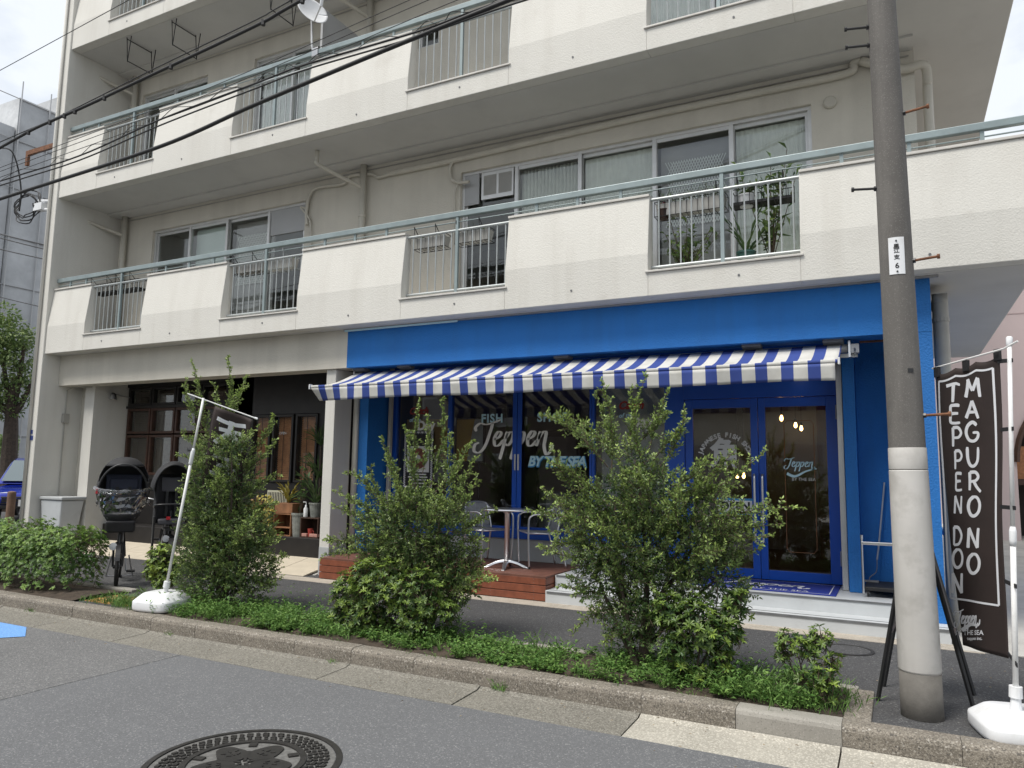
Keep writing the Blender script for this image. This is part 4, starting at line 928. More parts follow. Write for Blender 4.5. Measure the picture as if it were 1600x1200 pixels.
# ================================================================== utility pole
up = thing('utility_pole', 'concrete utility pole with pale wrap on its lower half beside the kerb', 'pole', (.075, 5.5, ZP))
def pc(z): return Vector((.078 - .0105 * (z - .13), 5.5, z))
def prad(z): return .119 - .0058 * z
part('shaft', MB().tube([pc(z) for z in (.41, 1.8, 4, 7, 10.5)], [prad(z) for z in (.41, 1.8, 4, 7, 10.5)], 32), 'pole_concrete', up, smooth=True)
part('base', MB().tube([pc(.05), pc(.41)], [.122, .119], 32), 'pole_base', up, smooth=True)
part('wrap', MB().tube([pc(.405), pc(.42), pc(1.652), pc(1.66)], [.1192, .1225, .1145, .113], 32), 'pole_wrap', up, smooth=True)
part('wrap', MB().tube([pc(1.664), pc(1.668), pc(1.80), pc(1.803)], [.113, .1135, .1125, .110], 32), 'pole_wrap', up, smooth=True)
for px, py, sx in ((1328, 80, -1), (1445, 173, 1), (1337, 301, -1), (1463, 405, 1), (1478, 649, 1), (1350, 531, -1) if False else (1421, 30, -1)):
    z = at(px, py, 5.5).z; c = pc(z); r = prad(z)
    b_ = part('step_bolt', MB().tube([c + Vector((sx * (r - .01), -.02, 0)), c + Vector((sx * (r + .135), -.05, .005))], .009, 8), 'rust' if sx > 0 else 'black_metal', up)
    part('bolt_head', MB().tube([c + Vector((sx * (r + .135), -.05, .005)), c + Vector((sx * (r + .150), -.053, .005))], .017, 8), 'rust' if sx > 0 else 'black_metal', b_)
    part('nut', MB().tube([c + Vector((sx * (r - .005), -.021, 0)), c + Vector((sx * (r + .012), -.024, 0))], .017, 6), 'black_metal', b_)
# number plate bent round the pole
zc = 3.065; cz = pc(zc); rr = prad(zc) + .003
a0 = math.atan2(-cz.y, -cz.x) + .04
def plate(u, v, e=0): a = a0 + (u - .5) * .92; return (cz.x + (rr + e) * math.cos(a), cz.y + (rr + e) * math.sin(a), zc - .125 + .25 * v)
npl = part('number_plate', MB().grid(plate, 8, 2), 'plastic_white', up, solid=.002)
def on_plate(body, size, v):
    me = text_mesh('lettering', body, size, 'print_black', bold=.001)
    for vv in me.vertices:
        p = plate(.5 + vv.co.x / (.92 * rr), v + vv.co.y / .25, .0025); vv.co = p
    o = bpy.data.objects.new('lettering', me); link(o, npl)
for bdy, sz, v in (('黒', .036, .74), ('江', .034, .62), ('支', .034, .45), ('6', .05, .22)): on_plate(bdy, sz, v)
for v_ in (.90, .07): part('plate_bolt', MB().tube([plate(.5, v_, .001), plate(.5, v_, .006)], .006, 8), 'black_metal', npl)
def ledge(z, y=-.1): return pc(z) + Vector((0, y, 0))
part('tag', MB().obox(pc(2.30) + Vector((.045, -prad(2.3) * .92, 0)), (.016, .006, 0), (0, .002, 0), (0, 0, .013)), 'black_metal', up)

# ================================================================== banner flags
def water_base(parent, c, size, h, rz):
    n = 40; pts = []
    def ring(sc, z):
        out = []
        for i in range(n):
            a = 2 * math.pi * i / n; ca, sa = math.cos(a), math.sin(a)
            x = math.copysign(abs(ca) ** .42, ca) * size * sc; y = math.copysign(abs(sa) ** .42, sa) * size * sc
            out.append((c[0] + x * math.cos(rz) - y * math.sin(rz), c[1] + x * math.sin(rz) + y * math.cos(rz), c[2] + z))
        return out
    prof = [(.90, 0), (.98, .012), (1.0, .03), (1.0, h * .50), (.985, h * .57), (.93, h * .64), (.70, h * .94), (.62, h), (.2, h)]
    vs = []; 
    for sc, z in prof: vs += ring(sc, z)
    fs = [(i * n + j, i * n + (j + 1) % n, (i + 1) * n + (j + 1) % n, (i + 1) * n + j) for i in range(len(prof) - 1) for j in range(n)] + [tuple(range(n - 1, -1, -1)), tuple(range((len(prof) - 1) * n, len(prof) * n))]
    return part('weight_base', MB().add(vs, fs), 'plastic_white', parent, smooth=True)
# -- the brown banner beside the utility pole
bf = thing('banner_flag', 'brown banner flag with white brush lettering on a white pole beside the utility pole', 'banner', (.56, 5.38, ZP))
water_base(bf, (.575, 5.38, ZP), .235, .15, R_(12))
pb = Vector((.556, 5.36, .25)); pt = at(1577, 533, 5.36)
def pl_(t): return pb + (pt - pb) * t
part('socket', MB().tube([pl_(0), pl_(.045)], [.034, .026], 14).tube([pl_(.046), pl_(.075)], [.036, .034], 14), 'plastic_white', bf, smooth=False)
part('lower_pole', MB().tube([pl_(.03), pl_(.47)], .0155, 12), 'pipe_white', bf, smooth=True)
part('pole_joint', MB().tube([pl_(.44), pl_(.455), pl_(.48), pl_(.492)], [.0165, .020, .020, .014], 12), 'plastic_white', bf, smooth=True)
part('upper_pole', MB().tube([pl_(.47), pl_(.99)], .0125, 12), 'pipe_white', bf, smooth=True)
part('pole_cap', MB().tube([pl_(.985), pl_(.99), pl_(1.01), pl_(1.013)], [.013, .018, .018, .012], 12), 'plastic_white', bf, smooth=True)
TR, TL, BL, BR = atd(1561, 555, 4.56), atd(1463, 584, 5.0), atd(1501, 1008, 5.02), atd(1576, 1029, 4.56)
def flag(u, v, e=0.0):
    t = TL.lerp(TR, u); b = BL.lerp(BR, u); p = t.lerp(b, v)
    sag = .018 * math.sin(math.pi * ((u * 3) % 1)) * max(0, 1 - v * 6)
    nrm = Vector((-.86, -.51, 0)); wv = .010 * math.sin(u * 5 + v * 5) * (.3 + v) + .004 * math.sin(u * 11 + v * 3) + .004 * math.sin(v * 11 + u * 2)
    return p + nrm * (wv + e) + Vector((0, 0, -sag))
cl = part('cloth', MB().grid(flag, 24, 60), 'banner_brown', bf, smooth=True, solid=.0012)
def fl2(u, v): return flag(u, v, .0025)
def uv_of(x, y):
    u = (x - 1463) / 98
    for _ in range(3):
        yt = 584 - 31 * u; yb = 1008 + 21 * u; v = (y - yt) / (yb - yt); xl = 1463 + 38 * v; xr = 1561 + 15 * v; u = (x - xl) / (xr - xl)
    return u, v
def letters(seq, dx):
    for ch_, x, y, hpx, wpx in seq:
        mb = MB(); brush_cap(mb, ch_, lambda a, b: fl2(*uv_of(x + (a - .38) * wpx * .9, y - (b - .5) * hpx * .92)), .175); part('lettering', mb, 'print_white', cl)
letters([('M', 1522, 603, 33, 29), ('A', 1521, 638, 31, 27), ('G', 1520, 673, 32, 26), ('U', 1521, 712, 32, 26), ('R', 1523, 751, 31, 26), ('O', 1523, 790, 33, 29), ('N', 1523, 840, 34, 30), ('O', 1523, 880, 33, 31)], 0)
letters([('T', 1492, 612, 32, 27), ('E', 1496, 646, 31, 23), ('P', 1498, 681, 30, 20), ('P', 1499, 717, 29, 16), ('E', 1499, 752, 29, 14), ('N', 1498, 788, 30, 15), ('D', 1497, 837, 31, 17), ('O', 1497, 872, 31, 19), ('N', 1496, 911, 34, 22)], 0)
fr_ = [(1469, 594), (1552, 570), (1563, 946), (1485, 934)]
for i in range(4):
    (xa, ya), (xb, yb_) = fr_[i], fr_[(i + 1) % 4]; pth = [Vector((xa + (xb - xa) * t / 30, ya + (yb_ - ya) * t / 30)) for t in range(31)]
    mb = MB(); ribbon(mb, pth, lambda t, d: 3.2, lambda a, b: fl2(*uv_of(a, b))); part('printed_frame', mb, 'print_white', cl)
mb = MB(); script_word(mb, lambda a, b: fl2(*uv_of(1490 + a * 15.5, 976 - b * 24)), .13); part('lettering', mb, 'print_white', cl)
mb = MB(); ribbon(mb, smooth_path([Vector((1500, 985)), Vector((1515, 976)), Vector((1532, 977)), Vector((1535, 968))], 6), lambda t, d: 7 * (1 - .75 * t), lambda a, b: fl2(*uv_of(a, b))); part('lettering', mb, 'print_white', cl)
def flag_text(body, size, x, y):
    me = text_mesh('lettering', body, size, 'print_white', bold=.25)
    for vv in me.vertices: vv.co = fl2(*uv_of(x + vv.co.x, y - vv.co.y))
    o = bpy.data.objects.new('lettering', me); link(o, cl)
flag_text('BY THE SEA', 10.5, 1514, 989); flag_text('teppen inc.', 7, 1524, 998)
part('cross_bar', MB().tube([atd(1590, 533, 4.42), atd(1568, 545, 4.5), TL + Vector((-.02, .03, .04))], .006, 8), 'pipe_white', bf)
for u, v in ((.02, .0), (.5, -.005), (.97, 0)):
    p = flag(max(0, u), 0); part('loop', MB().obox(p + Vector((0, 0, .012)), (.012, -.02, 0), (.008, .005, 0), (0, 0, .034)), 'black_fabric', bf)
for v in (.02, .245, .50, .745, .985):
    p = flag(1, v); q = pl_(min(.98, max(0, (p.z - pb.z) / (pt.z - pb.z)))); d = q - p
    part('loop', MB().obox(p + d * .55, d * .75, (.003, .004, 0), (0, 0, .012)), 'black_fabric', bf)
# -- the leaning one in the planting bed
bl = thing('banner_flag', 'white banner pole leaning in the planting bed with brown cloth caught in a shrub', 'banner', (-6.75, 5.33, .15))
water_base(bl, (-6.76, 5.34, .152), .23, .175, R_(8))
q0 = Vector((-6.74, 5.34, .28)); q1 = at(318, 622, 5.35)
def ql(t): return q0 + (q1 - q0) * t
part('socket', MB().tube([ql(0), ql(.045)], [.030, .025], 14).tube([ql(.046), ql(.075)], [.034, .032], 14), 'plastic_white', bl)
part('lower_pole', MB().tube([ql(.03), ql(.72)], .015, 12), 'pipe_white', bl, smooth=True)
part('pole_joint', MB().tube([ql(.66), ql(.67), ql(.735), ql(.745)], [.016, .021, .021, .013], 12), 'plastic_white', bl, smooth=True)
part('upper_pole', MB().tube([ql(.72), ql(1.0)], .0125, 12), 'pipe_white', bl, smooth=True)
part('clamp', MB().tube([ql(.735) + Vector((-.07, 0, .01)), ql(.735)], .022, 8), 'black_metal', bl)
bar0, bar1 = at(293, 615, 5.27), at(398, 653, 5.67)
part('cross_bar', MB().tube([bar0, bar1], .0065, 8), 'pipe_white', bl); part('bar_tip', MB().tube([bar1, bar1 + (bar1 - bar0).normalized() * .03], .012, 8), 'plastic_white', bl)
tl, tr, brr, bll = at(336, 634, 5.48), at(394, 656, 5.66), at(362, 880, 5.98), at(304, 860, 5.80)
def flag3(u, v, e=0):
    p = tl.lerp(tr, u).lerp(bll.lerp(brr, u), v); return p + Vector((.2, -1, 0)) * (.03 * math.sin(u * 6 + v * 4) + .01 * math.sin(v * 13) + e)
c3 = part('cloth', MB().grid(flag3, 12, 40), 'banner_brown', bl, smooth=True, solid=.0012)
for k, (v0, strokes) in enumerate(((.05, [[(.1, .9), (.5, .85), (.9, .95)], [(.5, .95), (.45, .5), (.1, 0)], [(.45, .6), (.7, .3), (.95, .02)], [(.2, .55), (.8, .6)]]), (.30, [[(.1, .9), (.9, .9)], [(.2, .6), (.8, .62)], [(.5, .9), (.5, 0)], [(.05, .25), (.95, .3)]]), (.52, [[(.15, .95), (.15, .1), (.85, .1)], [(.5, .9), (.5, .2)], [(.85, .9), (.85, .1)]]))):
    mb = MB()
    for st_ in strokes: ribbon(mb, smooth_path([Vector(p) for p in st_], 5), lambda t, d: .14, lambda a, b: flag3(.08 + a * .84, v0 + (1 - b) * .18, .003))
    part('lettering', mb, 'print_white', c3)

# ================================================================== A-board behind the pole
ab = thing('a_board', 'black folding A-frame pavement board standing behind the utility pole', 'sign board', (.1, 5.9, ZP))
apx = Vector((.085, 5.74, 1.44))
for nm, foot, lab in (('l', Vector((-.178, 5.72, ZP)), 0), ('r', Vector((.378, 5.86, ZP)), 1)):
    off = Vector((.03, .40, 0)) if not lab else Vector((.03, .34, 0))
    fp = part('panel_frame', MB().tube([foot, apx + Vector((.012 if lab else -.012, 0, 0))], .014, 4), 'black_metal', ab)
    part('stile', MB().tube([foot + off, apx + off], .014, 4), 'black_metal', fp)
    for t in (.34, .96):
        a_ = foot.lerp(apx, t); part('cross_rail', MB().tube([a_, a_ + off], .012, 4), 'black_metal', fp)
    a_, b_ = foot.lerp(apx, .36), foot.lerp(apx, .94)
    part('board', MB().add([a_, a_ + off, b_ + off, b_], [(0, 1, 2, 3)]), 'print_black', fp, solid=.008)
part('hinge', MB().tube([apx + Vector((0, -.01, .01)), apx + Vector((.03, .41, .01))], .016, 6), 'black_metal', ab)

# ================================================================== trolley and brush in the alcove
tr_ = thing('folding_trolley', 'chrome folding trolley with black platform in the blue alcove', 'trolley', (-.25, 8.6, .41))
part('platform', MB().box(-.34, .02, 8.46, 8.98, .47, .51), 'black_rubber', tr_, .008)
for x in (-.352, .0): part('handle_post', MB().tube([(x, 8.47, .44), (x, 8.47, .98)], .011, 8), 'aluminium_bright', tr_)
part('handle_bar', MB().box(-.36, .01, 8.455, 8.485, .925, .955), 'aluminium_bright', tr_, .005); part('handle_bar', MB().tube([(-.352, 8.47, .98), (-.352, 8.47, 1.02)], .014, 8), 'aluminium_bright', tr_)
for x in (-.31, -.01):
    for y in (8.5, 8.92):
        wh = part('wheel', MB().tube([(x - .012, y, .444), (x + .012, y, .444)], .035, 14), 'black_rubber', tr_); part('axle', MB().tube([(x - .016, y, .444), (x + .016, y, .444)], .010, 8), 'steel', wh)
br_ = thing('floor_scraper', 'thin long-handled scraper leaning on the blue alcove wall', 'scraper', (-.2, 8.9, .41))
part('handle', MB().tube(smooth_path([(-.13, 8.96, 1.55), (-.20, 8.92, .95), (-.23, 8.90, .74)], 4), .009, 8), 'aluminium', br_); part('neck', MB().tube(smooth_path([(-.23, 8.90, .74), (-.24, 8.88, .62), (-.30, 8.86, .56), (-.31, 8.85, .52)], 4), .006, 6), 'steel', br_); part('blade', MB().box(-.40, -.22, 8.84, 8.86, .511, .53), 'steel', br_)

# ================================================================== bicycles with child seats
def wheel(parent, c, r, name='wheel'):
    c = Vector(c); ring = [c + Vector((r * math.cos(2 * math.pi * i / 36), 0, r * math.sin(2 * math.pi * i / 36))) for i in range(37)]
    w_ = part(name, MB().tube(ring, .021, 8, cap=False), 'tyre', parent, smooth=True)
    ring2 = [c + (p - c) * .92 for p in ring]; part('rim', MB().tube(ring2, .009, 6, cap=False), 'steel', w_, smooth=True)
    sp = MB()
    for i in range(18):
        a = 2 * math.pi * i / 18; sp.tube([c + Vector((.02 * math.cos(a + 1), .025 * (-1) ** i, .02 * math.sin(a + 1))), c + Vector((r * .92 * math.cos(a), 0, r * .92 * math.sin(a)))], .0018, 4)
    part('spokes', sp, 'steel', w_)['kind'] = 'stuff'
    part('hub', MB().tube([c + Vector((0, -.05, 0)), c + Vector((0, .05, 0))], .022, 10), 'black_metal', w_)
def bicycle(label, loc, rz, front_seat):
    b = thing('bicycle', label, 'bicycle', (0, 0, 0)); M = lambda mb, n, m, **k: part(n, mb, m, b, **k)
    wheel(b, (.50, 0, .25), .23); wheel(b, (-.50, 0, .27), .25)
    M(MB().tube(smooth_path([(.50, .05, .25), (.47, .055, .45), (.44, .04, .52), (.44, 0, .54)], 4), .013, 8), 'fork', 'black_metal'); M(MB().tube(smooth_path([(.50, -.05, .25), (.47, -.055, .45), (.44, -.04, .52), (.44, 0, .54)], 4), .013, 8), 'fork', 'black_metal')
    M(MB().tube([(.44, 0, .52), (.36, 0, .86)], .02, 10), 'head_tube', 'black_metal')
    M(MB().tube(smooth_path([(.42, 0, .60), (.20, 0, .40), (-.02, 0, .30), (-.10, 0, .30)], 5), .022, 10), 'down_tube', 'black_metal', smooth=True)
    M(MB().tube([(-.10, 0, .28), (-.22, 0, .74)], .018, 10), 'seat_tube', 'black_metal')
    for s_ in (-1, 1): M(MB().tube([(-.10, s_ * .04, .29), (-.50, s_ * .055, .27), (-.2, s_ * .03, .62)], .010, 8), 'stay', 'black_metal')
    M(MB().grid(lambda u, v: (-.30 + .27 * u, (v - .5) * (.17 * (1 - u) ** .7 + .05), .80 + .02 * math.sin(math.pi * v) - .02 * u), 8, 6), 'saddle', 'black_rubber', solid=.04)
    for s_ in (-1, 1):
        cr_ = M(MB().tube([(-.10, s_ * .07, .28), (-.10 + s_ * .02, s_ * .085, .28 - s_ * .16)], .011, 8), 'crank', 'steel')
        part('pedal', MB().box(-.14 + s_ * .02, -.05 + s_ * .02, s_ * .14 - .05, s_ * .14 + .05, .268 - s_ * .16, .292 - s_ * .16), 'black_rubber', cr_, .005)
    M(MB().box(-.16, .04, -.075, -.06, .26, .36), 'chain_guard', 'black_metal', bevel=.01)
    M(MB().tube(smooth_path([(-.10, .30, 1.0), (.0, .28, 1.02), (.06, .14, .98), (.10, 0, .90), (.06, -.14, .98), (.0, -.28, 1.02), (-.10, -.30, 1.0)], 5), .012, 8), 'handlebar', 'steel', smooth=True)
    for s_ in (-1, 1):
        M(MB().tube([(-.10, s_ * .30, 1.0), (-.21, s_ * .31, .99)], .017, 8), 'grip', 'black_rubber'); M(MB().tube([(-.02, s_ * .28, 1.0), (-.14, s_ * .31, .95)], .006, 6), 'brake_lever', 'steel')
    lm_ = M(MB().lathe([(.0, -.03), (.035, -.03), (.045, .0), (.045, .03), (0, .032)], (0, 0, 0), 14), 'lamp', 'lens')
    lm_.location = (.56, -.06, .50); lm_.rotation_euler = (0, R_(90), 0)
    M(MB().tube([(-.48, .10, .28), (-.56, .16, .0)], .010, 6).tube([(-.48, -.10, .28), (-.56, -.16, .0)], .010, 6).tube([(-.56, .16, .005), (-.56, -.16, .005)], .010, 6), 'kickstand', 'steel')
    for cx_, fr0, fr1 in ((.50, 20, 150), (-.50, 10, 190)):
        r_ = .275 if cx_ > 0 else .295; M(MB().grid(lambda u, v: (cx_ + r_ * math.cos(R_(fr0 + (fr1 - fr0) * u)), (v - .5) * .055, (.25 if cx_ > 0 else .27) + r_ * math.sin(R_(fr0 + (fr1 - fr0) * u))), 16, 2), 'mudguard', 'black_metal', solid=.003)
    def pod(c, rad, faces):
        vs, fs = [], []
        return
    if front_seat:
        C0 = Vector((.36, 0, 1.14)); RA = (.30, .30, .43)
        def sph(u, v):
            a = 2 * math.pi * u; p = math.pi * (v - .5); q = lambda t, e: math.copysign(abs(t) ** e, t)
            k = .86 if math.sin(p) < 0 else 1.0; taper = 1 - .30 * max(0, -math.sin(p))
            return (C0.x + RA[0] * q(math.cos(p), .8) * math.cos(a) * taper, C0.y + RA[1] * q(math.cos(p), .8) * math.sin(a) * taper, C0.z + RA[2] * math.sin(p) * 1.02)
        nu, nv = 48, 30; shell, film = MB(), MB()
        V = [sph(i / nu, j / nv) for j in range(nv + 1) for i in range(nu)]
        sh, fl_ = [], []
        for j in range(nv):
            for i in range(nu):
                f = (j * nu + i, j * nu + (i + 1) % nu, (j + 1) * nu + (i + 1) % nu, (j + 1) * nu + i); cc = sum((Vector(V[k]) for k in f), Vector()) / 4
                opening = cc.x > C0.x + .02 and C0.z - .26 < cc.z < C0.z + .34 and abs(cc.y) < .27
                if opening:
                    if cc.z < C0.z + .06: fl_.append(f)
                else: sh.append(f)
        part('seat_cover', MB().add(V, sh), 'black_fabric', b, smooth=True, solid=.006)
        V2 = [(x + .012 * math.sin(x * 60 + z * 43) + .01, y * 1.01 + .008 * math.sin(z * 70 + y * 30), z + .01 * math.sin(y * 40)) for x, y, z in V]
        part('rain_film', MB().add(V2, fl_), 'clear_film', b)
        rim = []
        for k in range(41):
            a = math.pi * k / 40; y = .275 * math.cos(a); z = C0.z - .02 + .37 * math.sin(a); rim.append((C0.x + .085 + .11 * math.sin(a), y, z))
        part('hood_rim', MB().tube(rim, .013, 8), 'black_metal', b, smooth=True)
        part('film_roll', MB().tube(smooth_path([(C0.x + .10, .31, C0.z + .05), (C0.x + .23, .22, C0.z + .03), (C0.x + .30, 0, C0.z + .015), (C0.x + .23, -.22, C0.z + .03), (C0.x + .10, -.31, C0.z + .06)], 8), .024, 7), 'clear_film', b)
        part('film_band', MB().tube(smooth_path([(C0.x + .24, .22, C0.z - .02), (C0.x + .31, 0, C0.z - .035), (C0.x + .24, -.22, C0.z - .02)], 8), .008, 6), 'black_fabric', b)
        st_ = part('child_seat', MB().grid(lambda u, v: (C0.x - .10 - .06 * math.cos((u - .5) * 3), (u - .5) * .40, C0.z - .30 + .52 * v), 10, 10), 'seat_navy', b, smooth=True, solid=.03)
        part('seat_cushion', MB().box(C0.x - .12, C0.x + .12, -.16, .16, C0.z - .32, C0.z - .25), 'seat_grey', st_, .02)
        part('headrest', MB().obox((C0.x - .10, 0, C0.z + .10), (.03, 0, 0), (0, .16, 0), (0, 0, .07)), 'seat_navy', st_, .02)
        for s_ in (-1, 1): part('strap', MB().obox((C0.x - .07, s_ * .07, C0.z - .10), (.006, 0, 0), (0, .018, 0), (0, 0, .17)), 'black_fabric', st_)
        part('seat_base', MB().prism([(.18, .66), (.54, .66), (.58, .80), (.14, .80)], -.16, .16, 'y'), 'black_fabric', b, .02)
        part('chin_buckle', MB().obox((C0.x + .1, -.285, C0.z + .02), (.02, 0, 0), (0, .012, 0), (0, 0, .03)), 'red_plastic', b)
    else:
        C0 = Vector((.30, 0, .70))
        st_ = part('child_seat', MB().grid(lambda u, v: (C0.x + .14 - .20 * (1 - abs(u - .5) * 2) - .05 * v, (u - .5) * .42, C0.z + .66 * v), 12, 10), 'black_fabric', b, smooth=True, solid=.035)
        part('seat_cushion', MB().box(C0.x - .02, C0.x + .24, -.17, .17, C0.z - .02, C0.z + .06), 'seat_grey', st_, .02)
        part('headrest', MB().obox((C0.x + .02, 0, C0.z + .52), (.035, 0, 0), (0, .15, 0), (0, 0, .10)), 'seat_grey', st_, .02)
        for s_ in (-1, 1):
            part('strap', MB().obox((C0.x + .04, s_ * .06, C0.z + .28), (.006, 0, 0), (0, .018, 0), (0, 0, .20)), 'black_metal', st_)
            part('foot_guard', MB().box(C0.x + .16, C0.x + .30, s_ * .22 - .012, s_ * .22 + .012, .30, .80), 'black_metal', st_, .01)
            part('foot_plate', MB().box(C0.x + .14, C0.x + .32, s_ * .17 - .05, s_ * .17 + .05, .30, .33), 'black_metal', st_, .01)
            part('seat_side', MB().prism([(C0.x - .05, C0.z), (C0.x + .22, C0.z), (C0.x + .20, C0.z + .20), (C0.x + .02, C0.z + .62), (C0.x - .05, C0.z + .62)], s_ * .205 - .012, s_ * .205 + .012, 'y'), 'black_fabric', st_, .008)
        part('grab_bar', MB().tube(smooth_path([(C0.x + .05, .22, C0.z + .22), (C0.x + .28, .20, C0.z + .25), (C0.x + .33, 0, C0.z + .26), (C0.x + .28, -.20, C0.z + .25), (C0.x + .05, -.22, C0.z + .22)], 5), .014, 8), 'black_metal', st_, smooth=True)
        def hood(u, v):
            a = math.pi * u; p = R_(-8 + 120 * v)
            return (C0.x + .0 + .33 * math.cos(p) * math.sin(a) * 1.0 + .02, .27 * math.cos(a), C0.z + .52 + .32 * math.sin(a) * (.25 + .75 * math.sin(max(p, .15))) * (1 if p < 1.57 else 1))
        def hood2(u, v):
            a = math.pi * u; x = C0.x + .30 - .50 * v
            r = math.sqrt(max(.05, 1 - ((v - .35) / .75) ** 2)); return (x, .28 * math.cos(a) * r, C0.z + .44 + .40 * math.sin(a) * r)
        part('hood', MB().grid(hood2, 24, 12), 'black_fabric', b, smooth=True, solid=.008)
        part('hood_rim', MB().tube([hood2(k / 24, 0) for k in range(25)], .010, 6), 'black_metal', b)
        part('red_buckle', MB().box(C0.x + .24, C0.x + .27, -.07, -.02, C0.z + .05, C0.z + .09), 'red_plastic', st_, .005)
        part('carrier', MB().box(C0.x - .2, C0.x + .3, -.08, .08, C0.z - .10, C0.z - .07), 'black_metal', b)
    b.location = loc; b.rotation_euler = (0, 0, rz); return b
mat('seat_navy', (.022, .026, .045), .8, bump=(200, .3, .002))
bicycle('bicycle whose front child seat has a black hood and clear rain film', (-8.90, 6.34, ZP), R_(-37), True)
bicycle('bicycle whose child seat has an open black hood, behind the leaning banner pole', (-9.28, 7.32, ZP), R_(-33), False)

# bin, bollards
bn = thing('waste_bin', 'pale grey plastic bin with lid against the end fin of the block', 'bin', (-13.1, 8.15, ZP))
part('body', MB().add([(-13.36, 8.02, .13), (-12.92, 8.02, .13), (-12.92, 8.32, .13), (-13.36, 8.32, .13), (-13.42, 7.97, .98), (-12.82, 7.97, .98), (-12.82, 8.38, .98), (-13.42, 8.38, .98)], [(0, 3, 2, 1), (4, 5, 6, 7), (0, 1, 5, 4), (1, 2, 6, 5), (2, 3, 7, 6), (3, 0, 4, 7)]), 'grey_paint_light', bn, .02)
part('lid', MB().box(-13.44, -12.79, 7.95, 8.40, .985, 1.04), 'grey_paint', bn, .015)
for k, (px, py) in enumerate(((14, 822), (48, 818))):
    p = atz(px, py, ZP); o = thing('bollard', ['rusty brown post at the very edge of the photo', 'rusty brown post close beside the cream end fin'][k], 'bollard', p, 0, 'posts by the side road')
    part('post', MB().tube([p, p + Vector((0, 0, .78))], .09, 14), 'rust_post', o, smooth=False); part('cap', MB().lathe([(.09, .78), (.085, .80), (.03, .815)], p, 14), 'rust_post', o)
# ================================================================== vegetation
def depth_of(p): return (Vector(p) - EYE).dot(CR[2])
def rvec(n): return norm(rng.normal(size=(n, 3)))
class Plant:
    def __init__(s): s.P, s.D, s.N, s.L, s.W, s.T, s.seg = [], [], [], [], [], [], []
    def leaf(s, p, d, n, L, W, t): s.P.append(p); s.D.append(d); s.N.append(n); s.L.append(L); s.W.append(W); s.T.append(t)
    def twig(s, a, b, r0=.0025, r1=.0012): s.seg.append((a, b, r0, r1))
    def build(s, root, leafm, twigm='twig', lname='foliage', tname='branches', oval=False):
        L = np.array(s.L); o = leaves(lname, np.array(s.P), np.array(s.D), np.array(s.N), L, np.array(s.W), np.array(s.T), leafm, root, oval=oval)
        if s.seg: twig_mesh(tname, s.seg, twigm, root)
        return o
def spray(pl, a, d, length, n, L, W, young, droop=0.):
    """a leafy twig: leaves on alternate sides along it, youngest at the tip"""
    d = d / np.linalg.norm(d); side = np.cross(d, rng.normal(size=3)); side /= np.linalg.norm(side); up = np.cross(side, d)
    prev = a
    for i in range(n):
        t = (i + .6) / n; p = a + d * length * t + np.array([0, 0, -droop * t * t * length])
        s_ = side * (1 if i % 2 else -1)
        ld = d * .55 + s_ * .8 + rng.normal(size=3) * .28; nn = up + np.array([0, 0, .6]) + rng.normal(size=3) * .3
        tt = min(1, max(0, young * (.25 + .9 * t * t) + rng.normal() * .08)); pl.leaf(p, ld, nn, L * rng.uniform(.55, 1.35), W * rng.uniform(.7, 1.25), tt)
    tip = a + d * length + np.array([0, 0, -droop * length]); pl.twig(a, tip); pl.leaf(tip, d + rng.normal(size=3) * .2, up, L, W * .9, min(1, young * 1.3)); return tip
def whorl(pl, p, d, n, L, W, young):
    d = d / np.linalg.norm(d); s_ = np.cross(d, rng.normal(size=3)); s_ /= np.linalg.norm(s_); u = np.cross(d, s_)
    for i in range(n):
        a = 2 * math.pi * i / n + rng.uniform(-.3, .3); r = s_ * math.cos(a) + u * math.sin(a); el = rng.uniform(.15, .7)
        pl.leaf(p, r + d * el, d + r * -.25, L * rng.uniform(.7, 1.15), W * rng.uniform(.85, 1.1), min(1, max(0, young + rng.normal() * .13)))
